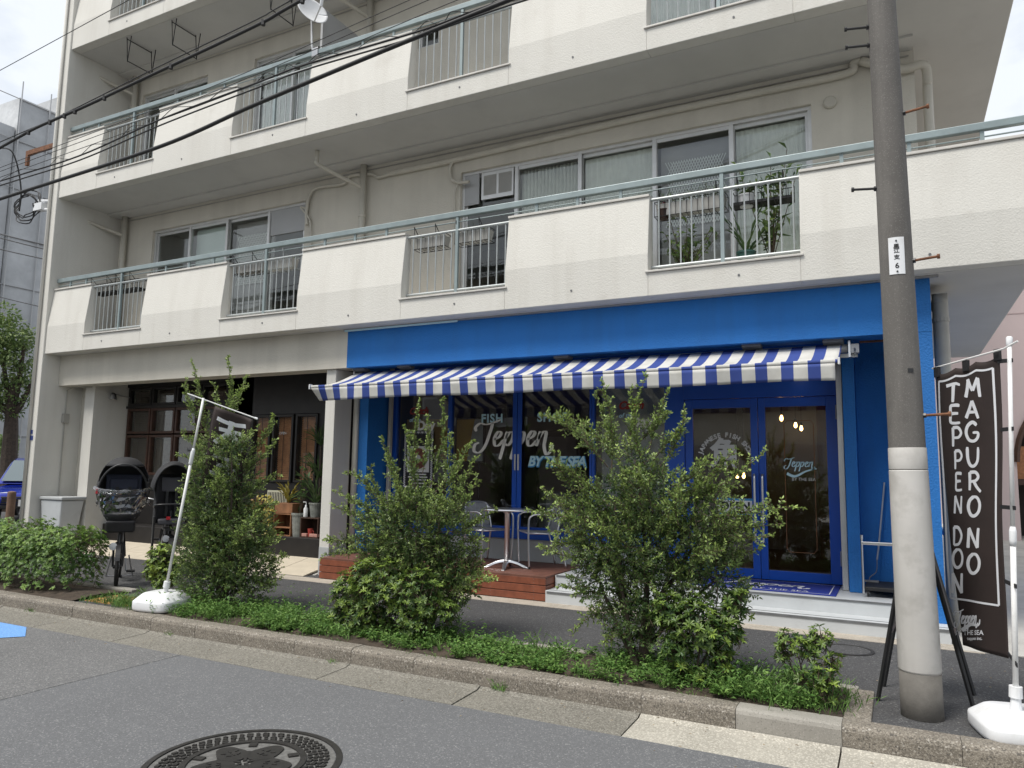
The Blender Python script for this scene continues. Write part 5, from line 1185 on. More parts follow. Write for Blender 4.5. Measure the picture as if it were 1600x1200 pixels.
def shrub(name, label, cat, Y, base_px, clumps, sprigs, L=.028, W=.0145, dens=1.0, leafm='leaf_holly', group=None, stem_r=.016, base_z=.16, kind='spray', wh=(7, .045, .016)):
    base = at(*base_px, Y); base.z = base_z; root = thing(name, label, cat, base, 0, group); pl = Plant(); B = np.array(base)
    trunk = MB()
    for px, py, rp, dy, yb in clumps:
        c = at(px, py, Y + dy); k = depth_of(c) / FPX; r = rp * k; C = np.array(c); rad = np.array([r * 1.05, r * .85, r])
        st0 = base + Vector((rng.uniform(-.06, .06), rng.uniform(-.05, .05), 0)); mid = st0.lerp(c, .5) + Vector((rng.uniform(-.05, .05), rng.uniform(-.05, .05), .03))
        trunk.tube(smooth_path([st0, mid, c], 4), [stem_r * (1 - .075 * i) for i in range(9)], 6)
        r *= .93; n = int(dens * (430 if kind == 'spray' else 520) * (r / .35) ** 2)
        nf = int(n * 1.8); vf = rvec(nf) * rng.uniform(.1, .62, nf)[:, None] ** .5; df = rvec(nf); nfv = rvec(nf)
        for i in range(nf):
            p = C + vf[i] * rad
            if p[2] > base_z + .02: pl.leaf(p, df[i], nfv[i], L * 1.15 if kind == 'spray' else wh[1], W * 1.2 if kind == 'spray' else wh[2], 0.)
        v = rvec(n); q = rng.uniform(.35, 1.0, n) ** .6
        for i in range(n):
            out = v[i]; p = C + out * rad * q[i]
            if p[2] < base_z + .02: continue
            if kind == 'spray':
                d = out + np.array([0, 0, .55]) + rng.normal(size=3) * .35; ln = rng.uniform(.05, .13)
                spray(pl, p, d, ln, int(5 + ln * 60), L, W, (yb + .12) * q[i] ** 2 * rng.uniform(.2, 1.9))
            else:
                d = out * .8 + np.array([0, 0, .8]) + rng.normal(size=3) * .3; a = p - d / np.linalg.norm(d) * rng.uniform(.05, .1); pl.twig(a, p, .003, .002)
                whorl(pl, p, d, wh[0], wh[1], wh[2], yb * q[i] ** 2 * rng.uniform(.2, 1.5))
        for i in range(max(6, n // 40)):            # inner sticks
            e = C + rvec(1)[0] * rad * .8; pl.twig(C, e, .005, .002)
    for sp in sprigs:
        (x0, y0), (x1, y1), dy = sp[:3]; thick = (sp[3] if len(sp) > 3 else 1.) * .72; a = np.array(at(x0, y0, Y + dy * .5)); b = np.array(at(x1, y1, Y + dy)); d = b - a; ln = np.linalg.norm(d); ns = max(4, int(ln / .035)); bow = rng.normal(size=3) * .07 * ln; prev = a
        for i in range(1, ns + 1):
            t = i / ns; p = a + d * t + bow * math.sin(math.pi * t); pl.twig(prev, p, .0045 * (1 - .6 * t) + .001, .0045 * (1 - .6 * t) + .0005); prev = p
            if t > .12:
                m_ = 1 if t > .8 else (2 if t > .5 else 3)
                for _ in range(int(m_ * (1 + .35 * thick))):
                    dd = d / ln * .7 + rvec(1)[0] * .8 + np.array([0, 0, .25]); spray(pl, p, dd, rng.uniform(.04, .12) * (1.15 - .8 * t) * (.6 + .5 * thick), 6 + int(thick * 1.5 * (1 - t)), L, W, .35 + .5 * t)
            for _ in range(4):
                dd = d / ln * .5 + rvec(1)[0]; pl.leaf(p, dd, rvec(1)[0] + np.array([0, 0, 1]), L, W, min(1, .3 + .5 * t * rng.uniform(.4, 1.3)))
    part('trunk', trunk, 'bark', root)
    pl.build(root, leafm, oval=kind == 'whorl'); return root
shrub('holly_shrub', 'large spreading small-leaved shrub before the glass doors', 'shrub', 5.62, (1000, 1048),
      [(1010, 855, 72, 0, .35), (1080, 860, 56, .05, .4), (950, 850, 52, -.05, .45), (1025, 930, 64, 0, .2), (1085, 800, 44, 0, .7), (960, 785, 44, 0, .6), (1020, 785, 54, 0, .55), (985, 975, 40, -.05, .15), (1120, 905, 46, 0, .3), (995, 725, 26, 0, .9), (920, 800, 26, 0, .8), (935, 905, 36, 0, .3)],
      [((950, 730), (848, 650), -.1, 2), ((940, 720), (873, 645), .05, 2), ((955, 740), (940, 596), 0, 1.9), ((960, 700), (930, 615), .1, 2), ((1010, 730), (1008, 590), 0, 1.2), ((1015, 700), (1042, 612), .05, 1.4), ((1030, 730), (1069, 640), .1, 1.6), ((1020, 720), (1065, 668), .1, 1.4), ((1060, 790), (1190, 711), -.05, 3), ((1070, 780), (1150, 702), .1, 2), ((1090, 815), (1245, 792), -.2, 3), ((1100, 840), (1222, 818), -.1, 3), ((1110, 860), (1205, 838), .1, 2.5), ((1100, 880), (1185, 858), .2, 2), ((950, 790), (858, 722), -.1, 2.6), ((930, 820), (834, 798), -.25, 3), ((930, 800), (848, 762), .1, 2.4), ((940, 860), (848, 858), -.1, 2.2), ((940, 870), (843, 852), .1, 1.6), ((980, 700), (985, 606), 0, 1.), ((960, 950), (893, 985), -.1, 1.6), ((950, 930), (880, 915), 0, 1.6), ((985, 990), (943, 1005), -.15, 1.3), ((900, 770), (862, 700), 0, 2), ((1000, 690), (1040, 645), .1, 1.5), ((970, 720), (905, 655), .2, 2), ((1050, 760), (1105, 715), -.2, 2), ((930, 840), (860, 830), -.3, 2), ((1020, 800), (985, 740), -.4, 2.5), ((1060, 820), (1060, 765), -.4, 2.5), ((980, 850), (930, 820), -.45, 2.5), ((1080, 870), (1130, 860), -.4, 2.5)], dens=1.0, stem_r=.022)
shrub('holly_shrub', 'rounded twiggy small-leaved shrub before the timber deck', 'shrub', 5.78, (655, 990),
      [(650, 830, 58, 0, .45), (602, 838, 44, 0, .45), (700, 830, 40, 0, .5), (650, 885, 52, 0, .3), (600, 885, 42, 0, .35), (700, 890, 40, 0, .3), (650, 785, 26, 0, .75), (612, 795, 20, 0, .8), (690, 790, 20, 0, .8), (720, 905, 30, .05, .3), (690, 930, 40, .05, .2)],
      [((630, 780), (597, 686), 0, .9), ((625, 770), (604, 712), .1, 1.6), ((650, 770), (655, 628), 0, .7), ((672, 760), (691, 626), .05, .7), ((680, 770), (702, 680), .1, .9), ((700, 790), (742, 715), 0, 1.6), ((710, 800), (743, 750), -.1, 1.8), ((690, 770), (722, 714), 0, 1.6), ((600, 800), (543, 738), 0, 2), ((590, 810), (525, 768), 0, 2), ((590, 830), (523, 790), -.1, 2), ((720, 850), (760, 845), 0, 1.8), ((730, 870), (757, 860), .1, 1.5), ((580, 850), (510, 843), 0, 2), ((580, 870), (505, 868), .1, 1.8), ((730, 900), (765, 905), -.15, 1), ((700, 925), (774, 905), -.2, 1), ((645, 760), (632, 668), 0, .8), ((720, 830), (775, 798), .05, 1.8), ((720, 930), (700, 965), 0, 1), ((600, 790), (580, 730), 0, 1.), ((690, 760), (738, 690), .1, 1.3), ((640, 800), (620, 755), -.35, 2.5), ((670, 820), (690, 770), -.35, 2.5), ((610, 850), (570, 830), -.35, 2.5), ((660, 740), (668, 650), .1, .7)], dens=1.0, stem_r=.02)
shrub('holly_shrub', 'tall dense dark small-leaved shrub with a banner pole leaning through it', 'shrub', 5.72, (345, 953),
      [(345, 790, 46, 0, .35), (355, 850, 58, 0, .3), (335, 905, 54, 0, .22), (388, 890, 42, 0, .28), (392, 830, 34, 0, .4), (312, 860, 38, 0, .3), (372, 755, 32, 0, .5), (325, 750, 34, 0, .45), (345, 705, 30, 0, .6), (310, 800, 28, 0, .35), (362, 700, 20, -.2, .6)],
      [((325, 690), (300, 565), 0, 1.2), ((322, 660), (292, 592), .05, 1.), ((345, 690), (356, 558), 0, 1.2), ((350, 660), (386, 604), 0, 1.), ((350, 670), (385, 588), .05, .8), ((375, 730), (428, 650), 0, 1.3), ((380, 740), (430, 688), 0, 1.4), ((385, 770), (434, 742), .05, 1.6), ((320, 730), (285, 676), 0, 1.5), ((320, 750), (278, 712), 0, 1.6), ((310, 790), (276, 765), 0, 1.6), ((400, 850), (440, 836), 0, 1.6), ((390, 900), (436, 905), 0, 1.5), ((345, 700), (335, 600), 0, 1.2), ((315, 710), (297, 652), .05, 1.2), ((390, 800), (432, 785), 0, 1.6), ((370, 720), (402, 668), -.1, 1.8), ((340, 720), (345, 655), -.2, 2), ((400, 880), (445, 868), 0, 1.5), ((350, 800), (340, 740), -.35, 2.4), ((370, 850), (400, 800), -.35, 2.4), ((330, 860), (300, 820), -.3, 2.2)], dens=1.15, stem_r=.018)
# azaleas
shrub('azalea_bush', 'leafy azalea growing at the foot of the rounded shrub before the deck', 'shrub', 5.55, (600, 1000),
      [(600, 925, 56, 0, .55), (655, 935, 46, -.05, .5), (545, 925, 32, 0, .6), (572, 970, 38, -.05, .4), (650, 972, 30, -.1, .5), (535, 960, 20, 0, .5), (700, 955, 18, 0, .6), (570, 900, 26, -.1, .8)], [], dens=.95, leafm='leaf_azalea', kind='whorl', wh=(8, .044, .014), stem_r=.010)
shrub('azalea_bush', 'leafy azalea growing at the foot of the largest shrub', 'shrub', 5.42, (1080, 1060),
      [(1090, 975, 48, 0, .45), (1130, 990, 34, 0, .5), (1058, 1010, 28, -.05, .4), (1125, 1030, 22, 0, .5), (1045, 955, 32, 0, .4), (1150, 945, 26, .05, .6), (1060, 1048, 18, -.05, .9), (1100, 1055, 14, -.05, .9)], [], dens=.85, leafm='leaf_azalea', kind='whorl', wh=(8, .048, .015), stem_r=.010)
shrub('azalea_bush', 'small open azalea with bare lower stems at the end of the planting bed', 'shrub', 5.35, (1262, 1100),
      [(1238, 1005, 24, 0, .7), (1280, 1000, 22, .05, .7), (1222, 1022, 14, 0, .6), (1262, 1018, 16, 0, .6), (1288, 1055, 24, -.05, .9), (1258, 1060, 12, -.05, .7), (1302, 1032, 14, 0, .8), (1290, 1085, 14, -.08, .6)], [], dens=.85, leafm='leaf_azalea', kind='whorl', wh=(8, .040, .012), stem_r=.006)
shrub('azalea_bush', 'small yellow green bush between the child-seat bicycles and the leaning banner pole', 'shrub', 6.0, (252, 925),
      [(252, 872, 24, 0, 1.1), (240, 890, 18, 0, 1.0), (265, 895, 20, 0, 1.0), (255, 910, 16, 0, .8)], [], dens=1.6, leafm='leaf_azalea', kind='whorl', wh=(7, .035, .014), stem_r=.008)
# clipped hedge
hd = thing('clipped_hedge', 'clipped broad-leaved hedge in the bed before the end of the block', 'hedge', (-10.5, 5.55, .15))
pl = Plant(); tk = MB()
n = 6200
for i in range(n):
    x = -14.5 + 6.08 * rng.random() ** .62; f = rng.random(); wob = .05 * math.sin(x * 5) + .03 * math.sin(x * 11); ex = max(0, (x + 8.80) / .42); cap = math.sqrt(max(0, 1 - min(1, ex) ** 2)) if ex > 0 else 1
    hy, hz = .36 * (.5 + .5 * cap), .70 * (.45 + .55 * cap)
    a = math.pi * (f * 1.1 - .05); q = rng.uniform(.72, 1.02)
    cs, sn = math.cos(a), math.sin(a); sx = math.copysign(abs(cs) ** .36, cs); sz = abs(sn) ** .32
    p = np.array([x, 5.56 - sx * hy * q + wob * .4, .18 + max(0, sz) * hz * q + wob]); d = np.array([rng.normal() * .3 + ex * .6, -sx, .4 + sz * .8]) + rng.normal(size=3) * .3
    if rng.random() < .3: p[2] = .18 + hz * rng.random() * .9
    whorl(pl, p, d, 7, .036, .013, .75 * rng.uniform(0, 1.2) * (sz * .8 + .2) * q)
    if i % 4 == 0: pl.twig(p - d / np.linalg.norm(d) * .12, p, .004, .002)
    if i % 2 == 0: pl.leaf(np.array([x, 5.56 - sx * hy * q * .6, .18 + sz * hz * q * .7]), rvec(1)[0], rvec(1)[0], .05, .022, 0.)
pl.build(hd, 'leaf_hedge', oval=True)
# weeds and grass in the bed: nobody could count them
pl = Plant()
def weed_at(x, y, h, w):
    nst = rng.integers(3, 6)
    for _ in range(nst):
        d = np.array([rng.normal() * .5, rng.normal() * .5, 1.]); d /= np.linalg.norm(d); b = np.array([x + rng.normal() * .02, y + rng.normal() * .02, .15])
        for i in range(4):
            p = b + d * h * (i + 1) / 4; r = rvec(1)[0]; pl.leaf(p, r * np.array([1, 1, .3]) + np.array([0, 0, .25]), np.array([0, 0, 1.]) + r * .4, w * rng.uniform(.7, 1.4), w * .55, min(1, max(0, rng.normal() * .25 + .25)))
for i in range(2300):
    x = rng.uniform(-7.0, -.45); y = 5.17 + .70 * rng.random(); f = .5 + .5 * math.sin(x * 2.1 + 1) * math.sin(x * .9)
    if mnoise.noise((x * 1.7, y * 3, 3.1)) < -.14: continue
    weed_at(x, y, rng.uniform(.02, .12) ** 1 * (.5 + f) * (1.9 if rng.random() < .12 else 1), rng.uniform(.015, .045))
wd = leaves('weeds', np.array(pl.P), np.array(pl.D), np.array(pl.N), np.array(pl.L), np.array(pl.W), np.array(pl.T), 'leaf_weed', None); tag(wd, 'low green weeds covering the planting bed behind the kerb', 'weeds', kind='stuff')
pl = Plant()
def tuft(x, y, n, h, spread=.10, z=.14):
    for _ in range(n):
        a = rng.uniform(0, 2 * math.pi); d = np.array([math.cos(a) * .45, math.sin(a) * .45, 1.]) + rng.normal(size=3) * .15; p = np.array([x + rng.normal() * spread, y + rng.normal() * spread * .6, z])
        L = h * rng.uniform(.5, 1.2); d /= np.linalg.norm(d); pl.leaf(p, d, rvec(1)[0], L * .6, .007, rng.uniform(0, .5)); pl.leaf(p + d * L * .52, d + np.array([math.cos(a), math.sin(a), -.4]) * .5, rvec(1)[0], L * .5, .005, rng.uniform(.1, .6))
for x, y, n, h in ((-7.35, 5.30, 160, .16), (-7.7, 5.28, 90, .10), (-7.1, 5.25, 140, .15), (-7.2, 5.5, 60, .2), (-.75, 5.28, 150, .17), (-.95, 5.35, 140, .18), (-1.15, 5.4, 100, .2), (-.5, 5.3, 110, .16), (-.45, 5.6, 90, .15), (-.65, 5.7, 110, .17), (-5.9, 5.4, 120, .14), (-5.3, 5.45, 120, .14), (-2.6, 5.4, 70, .13), (-4.6, 5.3, 80, .12)): tuft(x, y, n, h)
for x, h in ((-2.66, .10), (-2.61, .08), (-4.2, .04), (-6.2, .04), (-8.4, .05)): tuft(x, 4.985, 22, h, .025, .02)
for _ in range(90): tuft(rng.uniform(-6.9, -.5), rng.uniform(5.18, 5.8), 9, rng.uniform(.10, .22), .03)
for _ in range(26): tuft(rng.uniform(-7, -1), 5.15, 6, .05, .05)
gr = leaves('grass', np.array(pl.P), np.array(pl.D), np.array(pl.N), np.array(pl.L), np.array(pl.W), np.array(pl.T), 'leaf_weed', None, fold=.1); tag(gr, 'thin grass blades along the kerb and bed', 'grass', kind='stuff')
# fallen leaves and litter specks on the road edge
# street tree beyond the block
tr0 = atd(14, 735, 23); tr0.z = ZP
ts = thing('street_tree', 'leafy street tree behind the blue car at the far end', 'tree', tr0); pl = Plant()
def tp(px, py, dd=0): return atd(px, py, 23 + dd)
trunk = MB().tube(smooth_path([tr0, tp(16, 690), tp(19, 640), tp(24, 590)], 4), [.26 - .012 * i for i in range(13)], 10)
for e in ((48, 600), (5, 560), (38, 540), (-30, 580)): trunk.tube(smooth_path([tp(18, 650), tp((18 + e[0]) / 2, (650 + e[1]) / 2 + 8), tp(*e)], 4), [.12 - .009 * i for i in range(9)], 7)
part('trunk', trunk, 'bark', ts)
for px, py, rp in ((8, 520, 34), (34, 556, 26), (-10, 580, 40), (22, 610, 26), (2, 490, 22), (42, 590, 16), (-30, 530, 50), (30, 530, 20), (10, 640, 20), (-25, 630, 30), (-5, 545, 30), (45, 625, 10)):
    c = np.array(tp(px, py)); r = rp * 23 / FPX; n = int(900 * (r / .8) ** 2)
    v = rvec(n)
    for i in range(n):
        p = c + v[i] * r * rng.uniform(.3, 1.05) ** .6 * np.array([1, 1.2, .8]); pl.leaf(p, v[i] + np.array([0, 0, -.2]) + rng.normal(size=3) * .6, np.array([0, 0, 1]) + rng.normal(size=3) * .6, .13, .065, min(1, max(0, rng.normal() * .25 + .2)))
pl.build(ts, 'leaf_tree', lname='crown')
h2 = thing('street_hedge', 'dark green hedge on the far side road beside the street tree', 'hedge', atd(-10, 725, 27)); pl = Plant()
for i in range(2600):
    p = np.array(atd(rng.uniform(-60, 26), rng.uniform(680, 728), 26 + rng.random() * 1.5)); pl.leaf(p, rvec(1)[0], rvec(1)[0], .14, .07, max(0, rng.normal() * .2 + .1))
pl.build(h2, 'leaf_tree')
# ================================================================== things on the balconies
def wire_basket(px0, py0, px1, py1, label, wire, planter, plant=None, y=YB + .30, group='planters hung on the balcony railings', h=.17):
    a, b = at(px0, py0, y), at(px1, py1, y); x0, x1 = a.x, b.x; z = (a.z + b.z) / 2
    t = thing('balcony_planter', label, 'planter', (x0, y, z), 0, group)
    fr_ = MB()
    for zz in (0, h):
        for p, q in (((x0, y - .09), (x1, y - .09)), ((x0, y + .09), (x1, y + .09)), ((x0, y - .09), (x0, y + .09)), ((x1, y - .09), (x1, y + .09))): fr_.tube([(p[0], p[1], z + zz), (q[0], q[1], z + zz)], .005, 5)
    k = int((x1 - x0) / .06)
    for i in range(k + 1):
        x = x0 + (x1 - x0) * i / k; fr_.tube([(x, y - .09, z), (x, y - .09, z + h)], .0035, 4); fr_.tube([(x, y + .09, z), (x, y + .09, z + h)], .0035, 4); fr_.tube([(x, y - .09, z), (x, y + .09, z)], .005 if wire == 'basket_black' else .0035, 4)
    for x in (x0 + .08, x1 - .08): fr_.tube([(x, y - .09, z + h), (x, YB + .10, z + h + .10), (x, YB + .12, 4.72)], .006, 5)
    part('wire_basket', fr_, wire, t)['kind'] = 'stuff'
    if planter: part('planter_box', MB().add([(x0 + .03, y - .06, z + .01), (x1 - .03, y - .06, z + .01), (x1 - .03, y + .06, z + .01), (x0 + .03, y + .06, z + .01), (x0 + .01, y - .08, z + .15), (x1 - .01, y - .08, z + .15), (x1 - .01, y + .08, z + .15), (x0 + .01, y + .08, z + .15)], [(0, 3, 2, 1), (4, 5, 6, 7), (0, 1, 5, 4), (1, 2, 6, 5), (2, 3, 7, 6), (3, 0, 4, 7)]), planter, t, .006)
    else: part('tray', MB().box(x0 + .005, x1 - .005, y - .085, y + .085, z + .002, z + .03), 'basket_black', t)
    if plant:
        pl = Plant()
        for i in range(plant[0]):
            x = rng.uniform(x0 + .04, x1 - .04) if len(plant) < 5 else rng.uniform(*plant[4]); d = np.array([rng.normal() * .5, rng.normal() * .4, 1.]); p = np.array([x, y + rng.normal() * .03, z + .15]); d /= np.linalg.norm(d); H = plant[1] * rng.uniform(.4, 1.1)
            pl.twig(p, p + d * H, .002, .001)
            for q in range(5): pl.leaf(p + d * H * (q + 1) / 5, rvec(1)[0] + d * .7, rvec(1)[0], plant[2], plant[3], max(0, rng.normal() * .3 + .2))
        pl.build(t, 'leaf_plant')
    return t
wire_basket(153, 461, 186, 458, 'empty black wire basket beside the drainpipe in the narrow end opening', 'basket_black', None)
wire_basket(190, 457, 222, 452, 'empty black wire basket beside the solid panel in the narrow end opening', 'basket_black', None)
wire_basket(372, 431, 414, 425, 'black wire basket on the railing below the trellis-pattern window', 'basket_black', 'planter_white')
wire_basket(420, 426, 462, 418, 'white trough planter on the railing before the olive green window', 'bar_paint', 'planter_white', (5, .07, .03, .015))
wire_basket(652, 393, 700, 386, 'pale trough planter with wire loops before the plain beige wall', 'black_metal', 'planter_white', (10, .06, .03, .012))
wire_basket(716, 384, 768, 377, 'pale trough planter before the open dark balcony door', 'black_metal', 'planter_white', (12, .10, .03, .012))
wire_basket(1026, 343, 1136, 327, 'long pale trough planter with wispy grey green herbs', 'black_metal', 'planter_white', (60, .20, .045, .006))
wire_basket(1146, 325, 1240, 312, 'black wicker basket with small leafy plants near the corner panel', 'basket_black', None, (26, .20, .06, .025))
def pot(name, label, c, r, h, m, plant=None, leafm='leaf_plant', cat='potted plant', group=None):
    t = thing(name, label, cat, c, 0, group)
    part('pot', MB().lathe([(r * .7, 0), (r * .75, 0), (r, h * .9), (r * 1.08, h * .9), (r * 1.08, h), (r * .95, h), (r * .9, h * .85), (0, h * .85)], c, 18), m, t)
    if plant:
        pl = Plant(); plant(pl, np.array(c) + np.array([0, 0, h * .85])); pl.build(t, leafm)
    return t
def bushy(n, H, L, W, spread=.6, young=.3):
    def f(pl, b):
        for _ in range(n):
            d = np.array([rng.normal() * spread, rng.normal() * spread, 1.]); d /= np.linalg.norm(d); h = H * rng.uniform(.45, 1.1); mid = b + d * h
            pl.twig(b, mid, .006, .003)
            for q in range(9):
                t = .35 + .65 * q / 8; r = rvec(1)[0]; pl.leaf(b + d * h * t, r + d * .3, np.array([0, 0, 1.]) + r * .5, L * rng.uniform(.7, 1.2), W, min(1, max(0, young + rng.normal() * .25)))
    return f
def strappy(n, H, W=.03, bend=.8):
    def f(pl, b):
        for i in range(n):
            a = 2 * math.pi * i / n + rng.normal() * .3; r = np.array([math.cos(a), math.sin(a), 0]); e = rng.uniform(.4, 1.6); L = H * rng.uniform(.7, 1.1); p = b.copy(); d = r * .5 + np.array([0, 0, e])
            for k in range(3): dd = d / np.linalg.norm(d); pl.leaf(p, dd, np.array([0, 0, 1.]) - dd * dd[2] + r * -.2, L * .45, W * (1 - .2 * k), rng.uniform(0, .4)); p = p + dd * L * .33; d = d + np.array([0, 0, -bend * .6])
    return f
yy = YB + .42; zf = S[0] + .17
p = at(1070, 400, yy); pot('potted_plant', 'leafy green shrub in a pot low behind the widest balcony railing', (p.x, yy, zf), .11, .16, 'terracotta', bushy(26, .62, .085, .04, .34, .5))
p = at(1165, 360, yy); pot('potted_plant', 'strappy plant in a tilted dark green pot behind the widest railing', (p.x, yy, zf + .12), .10, .2, 'pot_green', strappy(12, .6, .035, .4))
p = at(1205, 380, yy + .1); pot('potted_plant', 'tall slender plant behind the widest railing nearest the corner panel', (p.x, yy + .1, zf), .11, .2, 'pot_grey', bushy(13, 1.25, .12, .05, .18, .5))
p = at(1166, 306, YB + .30); pot('potted_plant', 'white round pot with a small plant in the black wicker basket', (p.x, YB + .30, 4.52), .09, .13, 'plastic_white', bushy(8, .2, .05, .022, .6, .3))
p = at(1036, 334, YB + .26); pot('potted_plant', 'red flowers in a small dark pot at the edge of the widest opening', (p.x, YB + .28, p.z - .06), .07, .11, 'crate_dark', bushy(9, .10, .03, .026, .4, .9), 'leaf_red')
acb = thing('air_conditioner', 'grey air conditioner box low behind the narrow end railing', 'air conditioner', (-11.6, 8.6, zf)); part('case', MB().box(-11.9, -11.1, 8.60, 8.9, zf, zf + .42), 'panel_grey', acb, .02)
gl_ = part('grille', MB().lathe([(.17, 0), (.17, .01), (.15, .012), (.02, .012)], (0, 0, 0), 20), 'nosing', acb); gl_.location = (-11.58, 8.598, zf + .21); gl_.rotation_euler = (R_(90), 0, 0)
# satellite dish on the upper railing
dc = at(487, 20, 7.86); ds = thing('satellite_dish', 'white satellite dish clamped to the upper balcony rail', 'satellite dish', at(492, 78, 7.98))
rot = Vector((.86, -.40, .34)).to_track_quat('Z', 'Y').to_matrix().to_4x4()
def dish(u, v): a = 2 * math.pi * u; r = .235 * v; q = rot @ Vector((r * math.cos(a), r * math.sin(a), .9 * r * r)); return dc + q
part('reflector', MB().grid(dish, 36, 8), 'plastic_white', ds, smooth=True, solid=.006)
bk = dc + rot @ Vector((0, 0, -.03)); cl_ = Vector((at(495, 80, 7.98).x, 7.98, 7.80))
part('mast', MB().tube(smooth_path([bk, bk + Vector((-.02, .05, -.08)), Vector((bk.x - .02, 7.95, cl_.z + .12)), Vector((cl_.x - .05, 7.98, cl_.z + .04)), cl_], 4), .02, 8), 'aluminium', ds, smooth=True)
part('feed_arm', MB().tube([dc + rot @ Vector((0, -.23, .05)), dc + rot @ Vector((0, -.17, .33))], .011, 6), 'aluminium', ds); part('feed_horn', MB().tube([dc + rot @ Vector((0, -.19, .30)), dc + rot @ Vector((0, -.12, .36))], .026, 10), 'plastic_white', ds)
part('clamp', MB().box(cl_.x - .06, cl_.x + .06, 7.93, 8.03, cl_.z - .07, cl_.z + .07), 'steel', ds, .01)

# ================================================================== pots, crates by the dark timber shop
YT = 8.86; ZT = .556
def crate(label, px0, px1, z0, h, m, y0=8.78, y1=9.06):
    x0, x1 = at(px0, 815, YT).x, at(px1, 815, YT).x; c = thing('wooden_crate', label, 'crate', ((x0 + x1) / 2, YT, z0), 0, 'crates on the dark ledge'); w = .014
    part('side_board', MB().box(x0, x0 + w, y0, y1, z0, z0 + h), m, c); part('side_board', MB().box(x1 - w, x1, y0, y1, z0, z0 + h), m, c)
    part('top_board', MB().box(x0 + w, x1 - w, y0, y1, z0 + h - w, z0 + h), m, c); part('bottom_board', MB().box(x0 + w, x1 - w, y0, y1, z0, z0 + w), m, c); part('back_board', MB().box(x0 + w, x1 - w, y1 - w, y1, z0 + w, z0 + h - w), m, c)
    return c, x0, x1
c1, a, b = crate('reddish open wooden crate under the yellow plant', 433, 460, ZT, .34, 'crate_wood'); part('shelf', MB().box(a + .02, b - .02, 8.78, 9.04, ZT + .12, ZT + .134), 'crate_wood', c1)
c2, a2, b2 = crate('dark open wooden crate holding a red cup beside the cream column', 475, 503, ZT, .30, 'crate_dark')
c3_ = thing('planter_box', 'small orange brown wooden planter on top of the reddish crate', 'planter', ((a + b) / 2, YT, ZT + .342)); part('box', MB().box(a + .01, b + .02, 8.78, 9.02, ZT + .343, ZT + .50), 'crate_wood', c3_, .006)
pl = Plant(); strappy(16, .34, .05, .5)(pl, np.array([(a + b) / 2, 8.9, ZT + .50])); pl.build(c3_, 'leaf_yellow')
yv = thing('trailing_plant', 'yellow trailing leaves hanging beside the reddish crate', 'plant', (a - .1, 8.84, ZT)); pl = Plant()
for i in range(130): z = ZT + .02 + rng.random() * .62; p = np.array([a - .08 + rng.normal() * .05 - .12 * max(0, z - ZT - .35), 8.80 + rng.normal() * .04, z]); pl.leaf(p, np.array([rng.normal(), -.6, -.6]), np.array([0, -1, .5]) + rng.normal(size=3) * .3, .07, .045, rng.random() * .8)
pl.build(yv, 'leaf_yellow')
of = thing('flower_pot', 'orange flowers in a pot beside the tall dark shrub', 'potted plant', (a - .45, 8.85, ZT)); part('pot', MB().lathe([(.10, 0), (.13, .22), (.14, .22), (.14, .25), (.0, .24)], (a - .42, 8.86, ZT), 16), 'crate_dark', of); pl = Plant(); bushy(26, .38, .05, .04, .5, .7)(pl, np.array([a - .42, 8.86, ZT + .22])); pl.build(of, 'leaf_orange')
sg = thing('striped_sign', 'small cream sign with dark stripes by the timber windows', 'sign', (a - .25, 9.0, 1.05)); sx = a - .40; part('board', MB().box(sx, sx + .42, 9.02, 9.04, 1.02, 1.24), 'sign_cream', sg)
for k in range(11): part('stripe', MB().box(sx + .03 + k * .035, sx + .045 + k * .035, 9.016, 9.0195, 1.05, 1.21), 'print_black', sg)
part('stake', MB().tube([(sx + .2, 9.05, ZT), (sx + .2, 9.05, 1.1)], .012, 6), 'crate_dark', sg)
xq = at(467, 815, YT).x; pot('potted_plant', 'tall grey tapered pot with a slim leafy branching plant', (xq, 8.86, ZT), .11, .36, 'pot_grey', bushy(7, .95, .11, .05, .28, .2))
xq = at(489, 790, YT + .05).x; pot('potted_plant', 'grey pot with long bladed leaves on the dark crate', (xq + .05, 8.92, ZT + .302), .10, .22, 'pot_grey', strappy(20, .55, .035, .6))
xq = at(492, 700, YT + .05).x; dr = thing('dracaena_plant', 'spiky dracaena with stiff blades beside the cream column', 'plant', (xq, 8.95, ZT)); part('stem', MB().tube([(xq + .08, 8.98, ZT + .3), (xq + .07, 8.97, 1.95)], .018, 8), 'bark', dr); pl = Plant(); strappy(26, .42, .03, .35)(pl, np.array([xq + .07, 8.97, 1.95])); strappy(20, .42, .03, .5)(pl, np.array([xq + .06, 8.95, 1.45])); pl.build(dr, 'leaf_plant')
xb = at(481, 790, YT).x; bt = thing('pump_bottle', 'white pump bottle on the dark wooden crate', 'bottle', (xb, 8.82, ZT + .302)); part('body', MB().lathe([(.03, 0), (.034, .01), (.034, .13), (.014, .16), (.014, .18), (0, .18)], (xb, 8.82, ZT + .302), 14), 'plastic_white', bt, smooth=True); part('pump', MB().tube([(xb, 8.82, ZT + .482), (xb, 8.82, ZT + .53), (xb - .04, 8.80, ZT + .53)], .007, 6), 'plastic_white', bt)
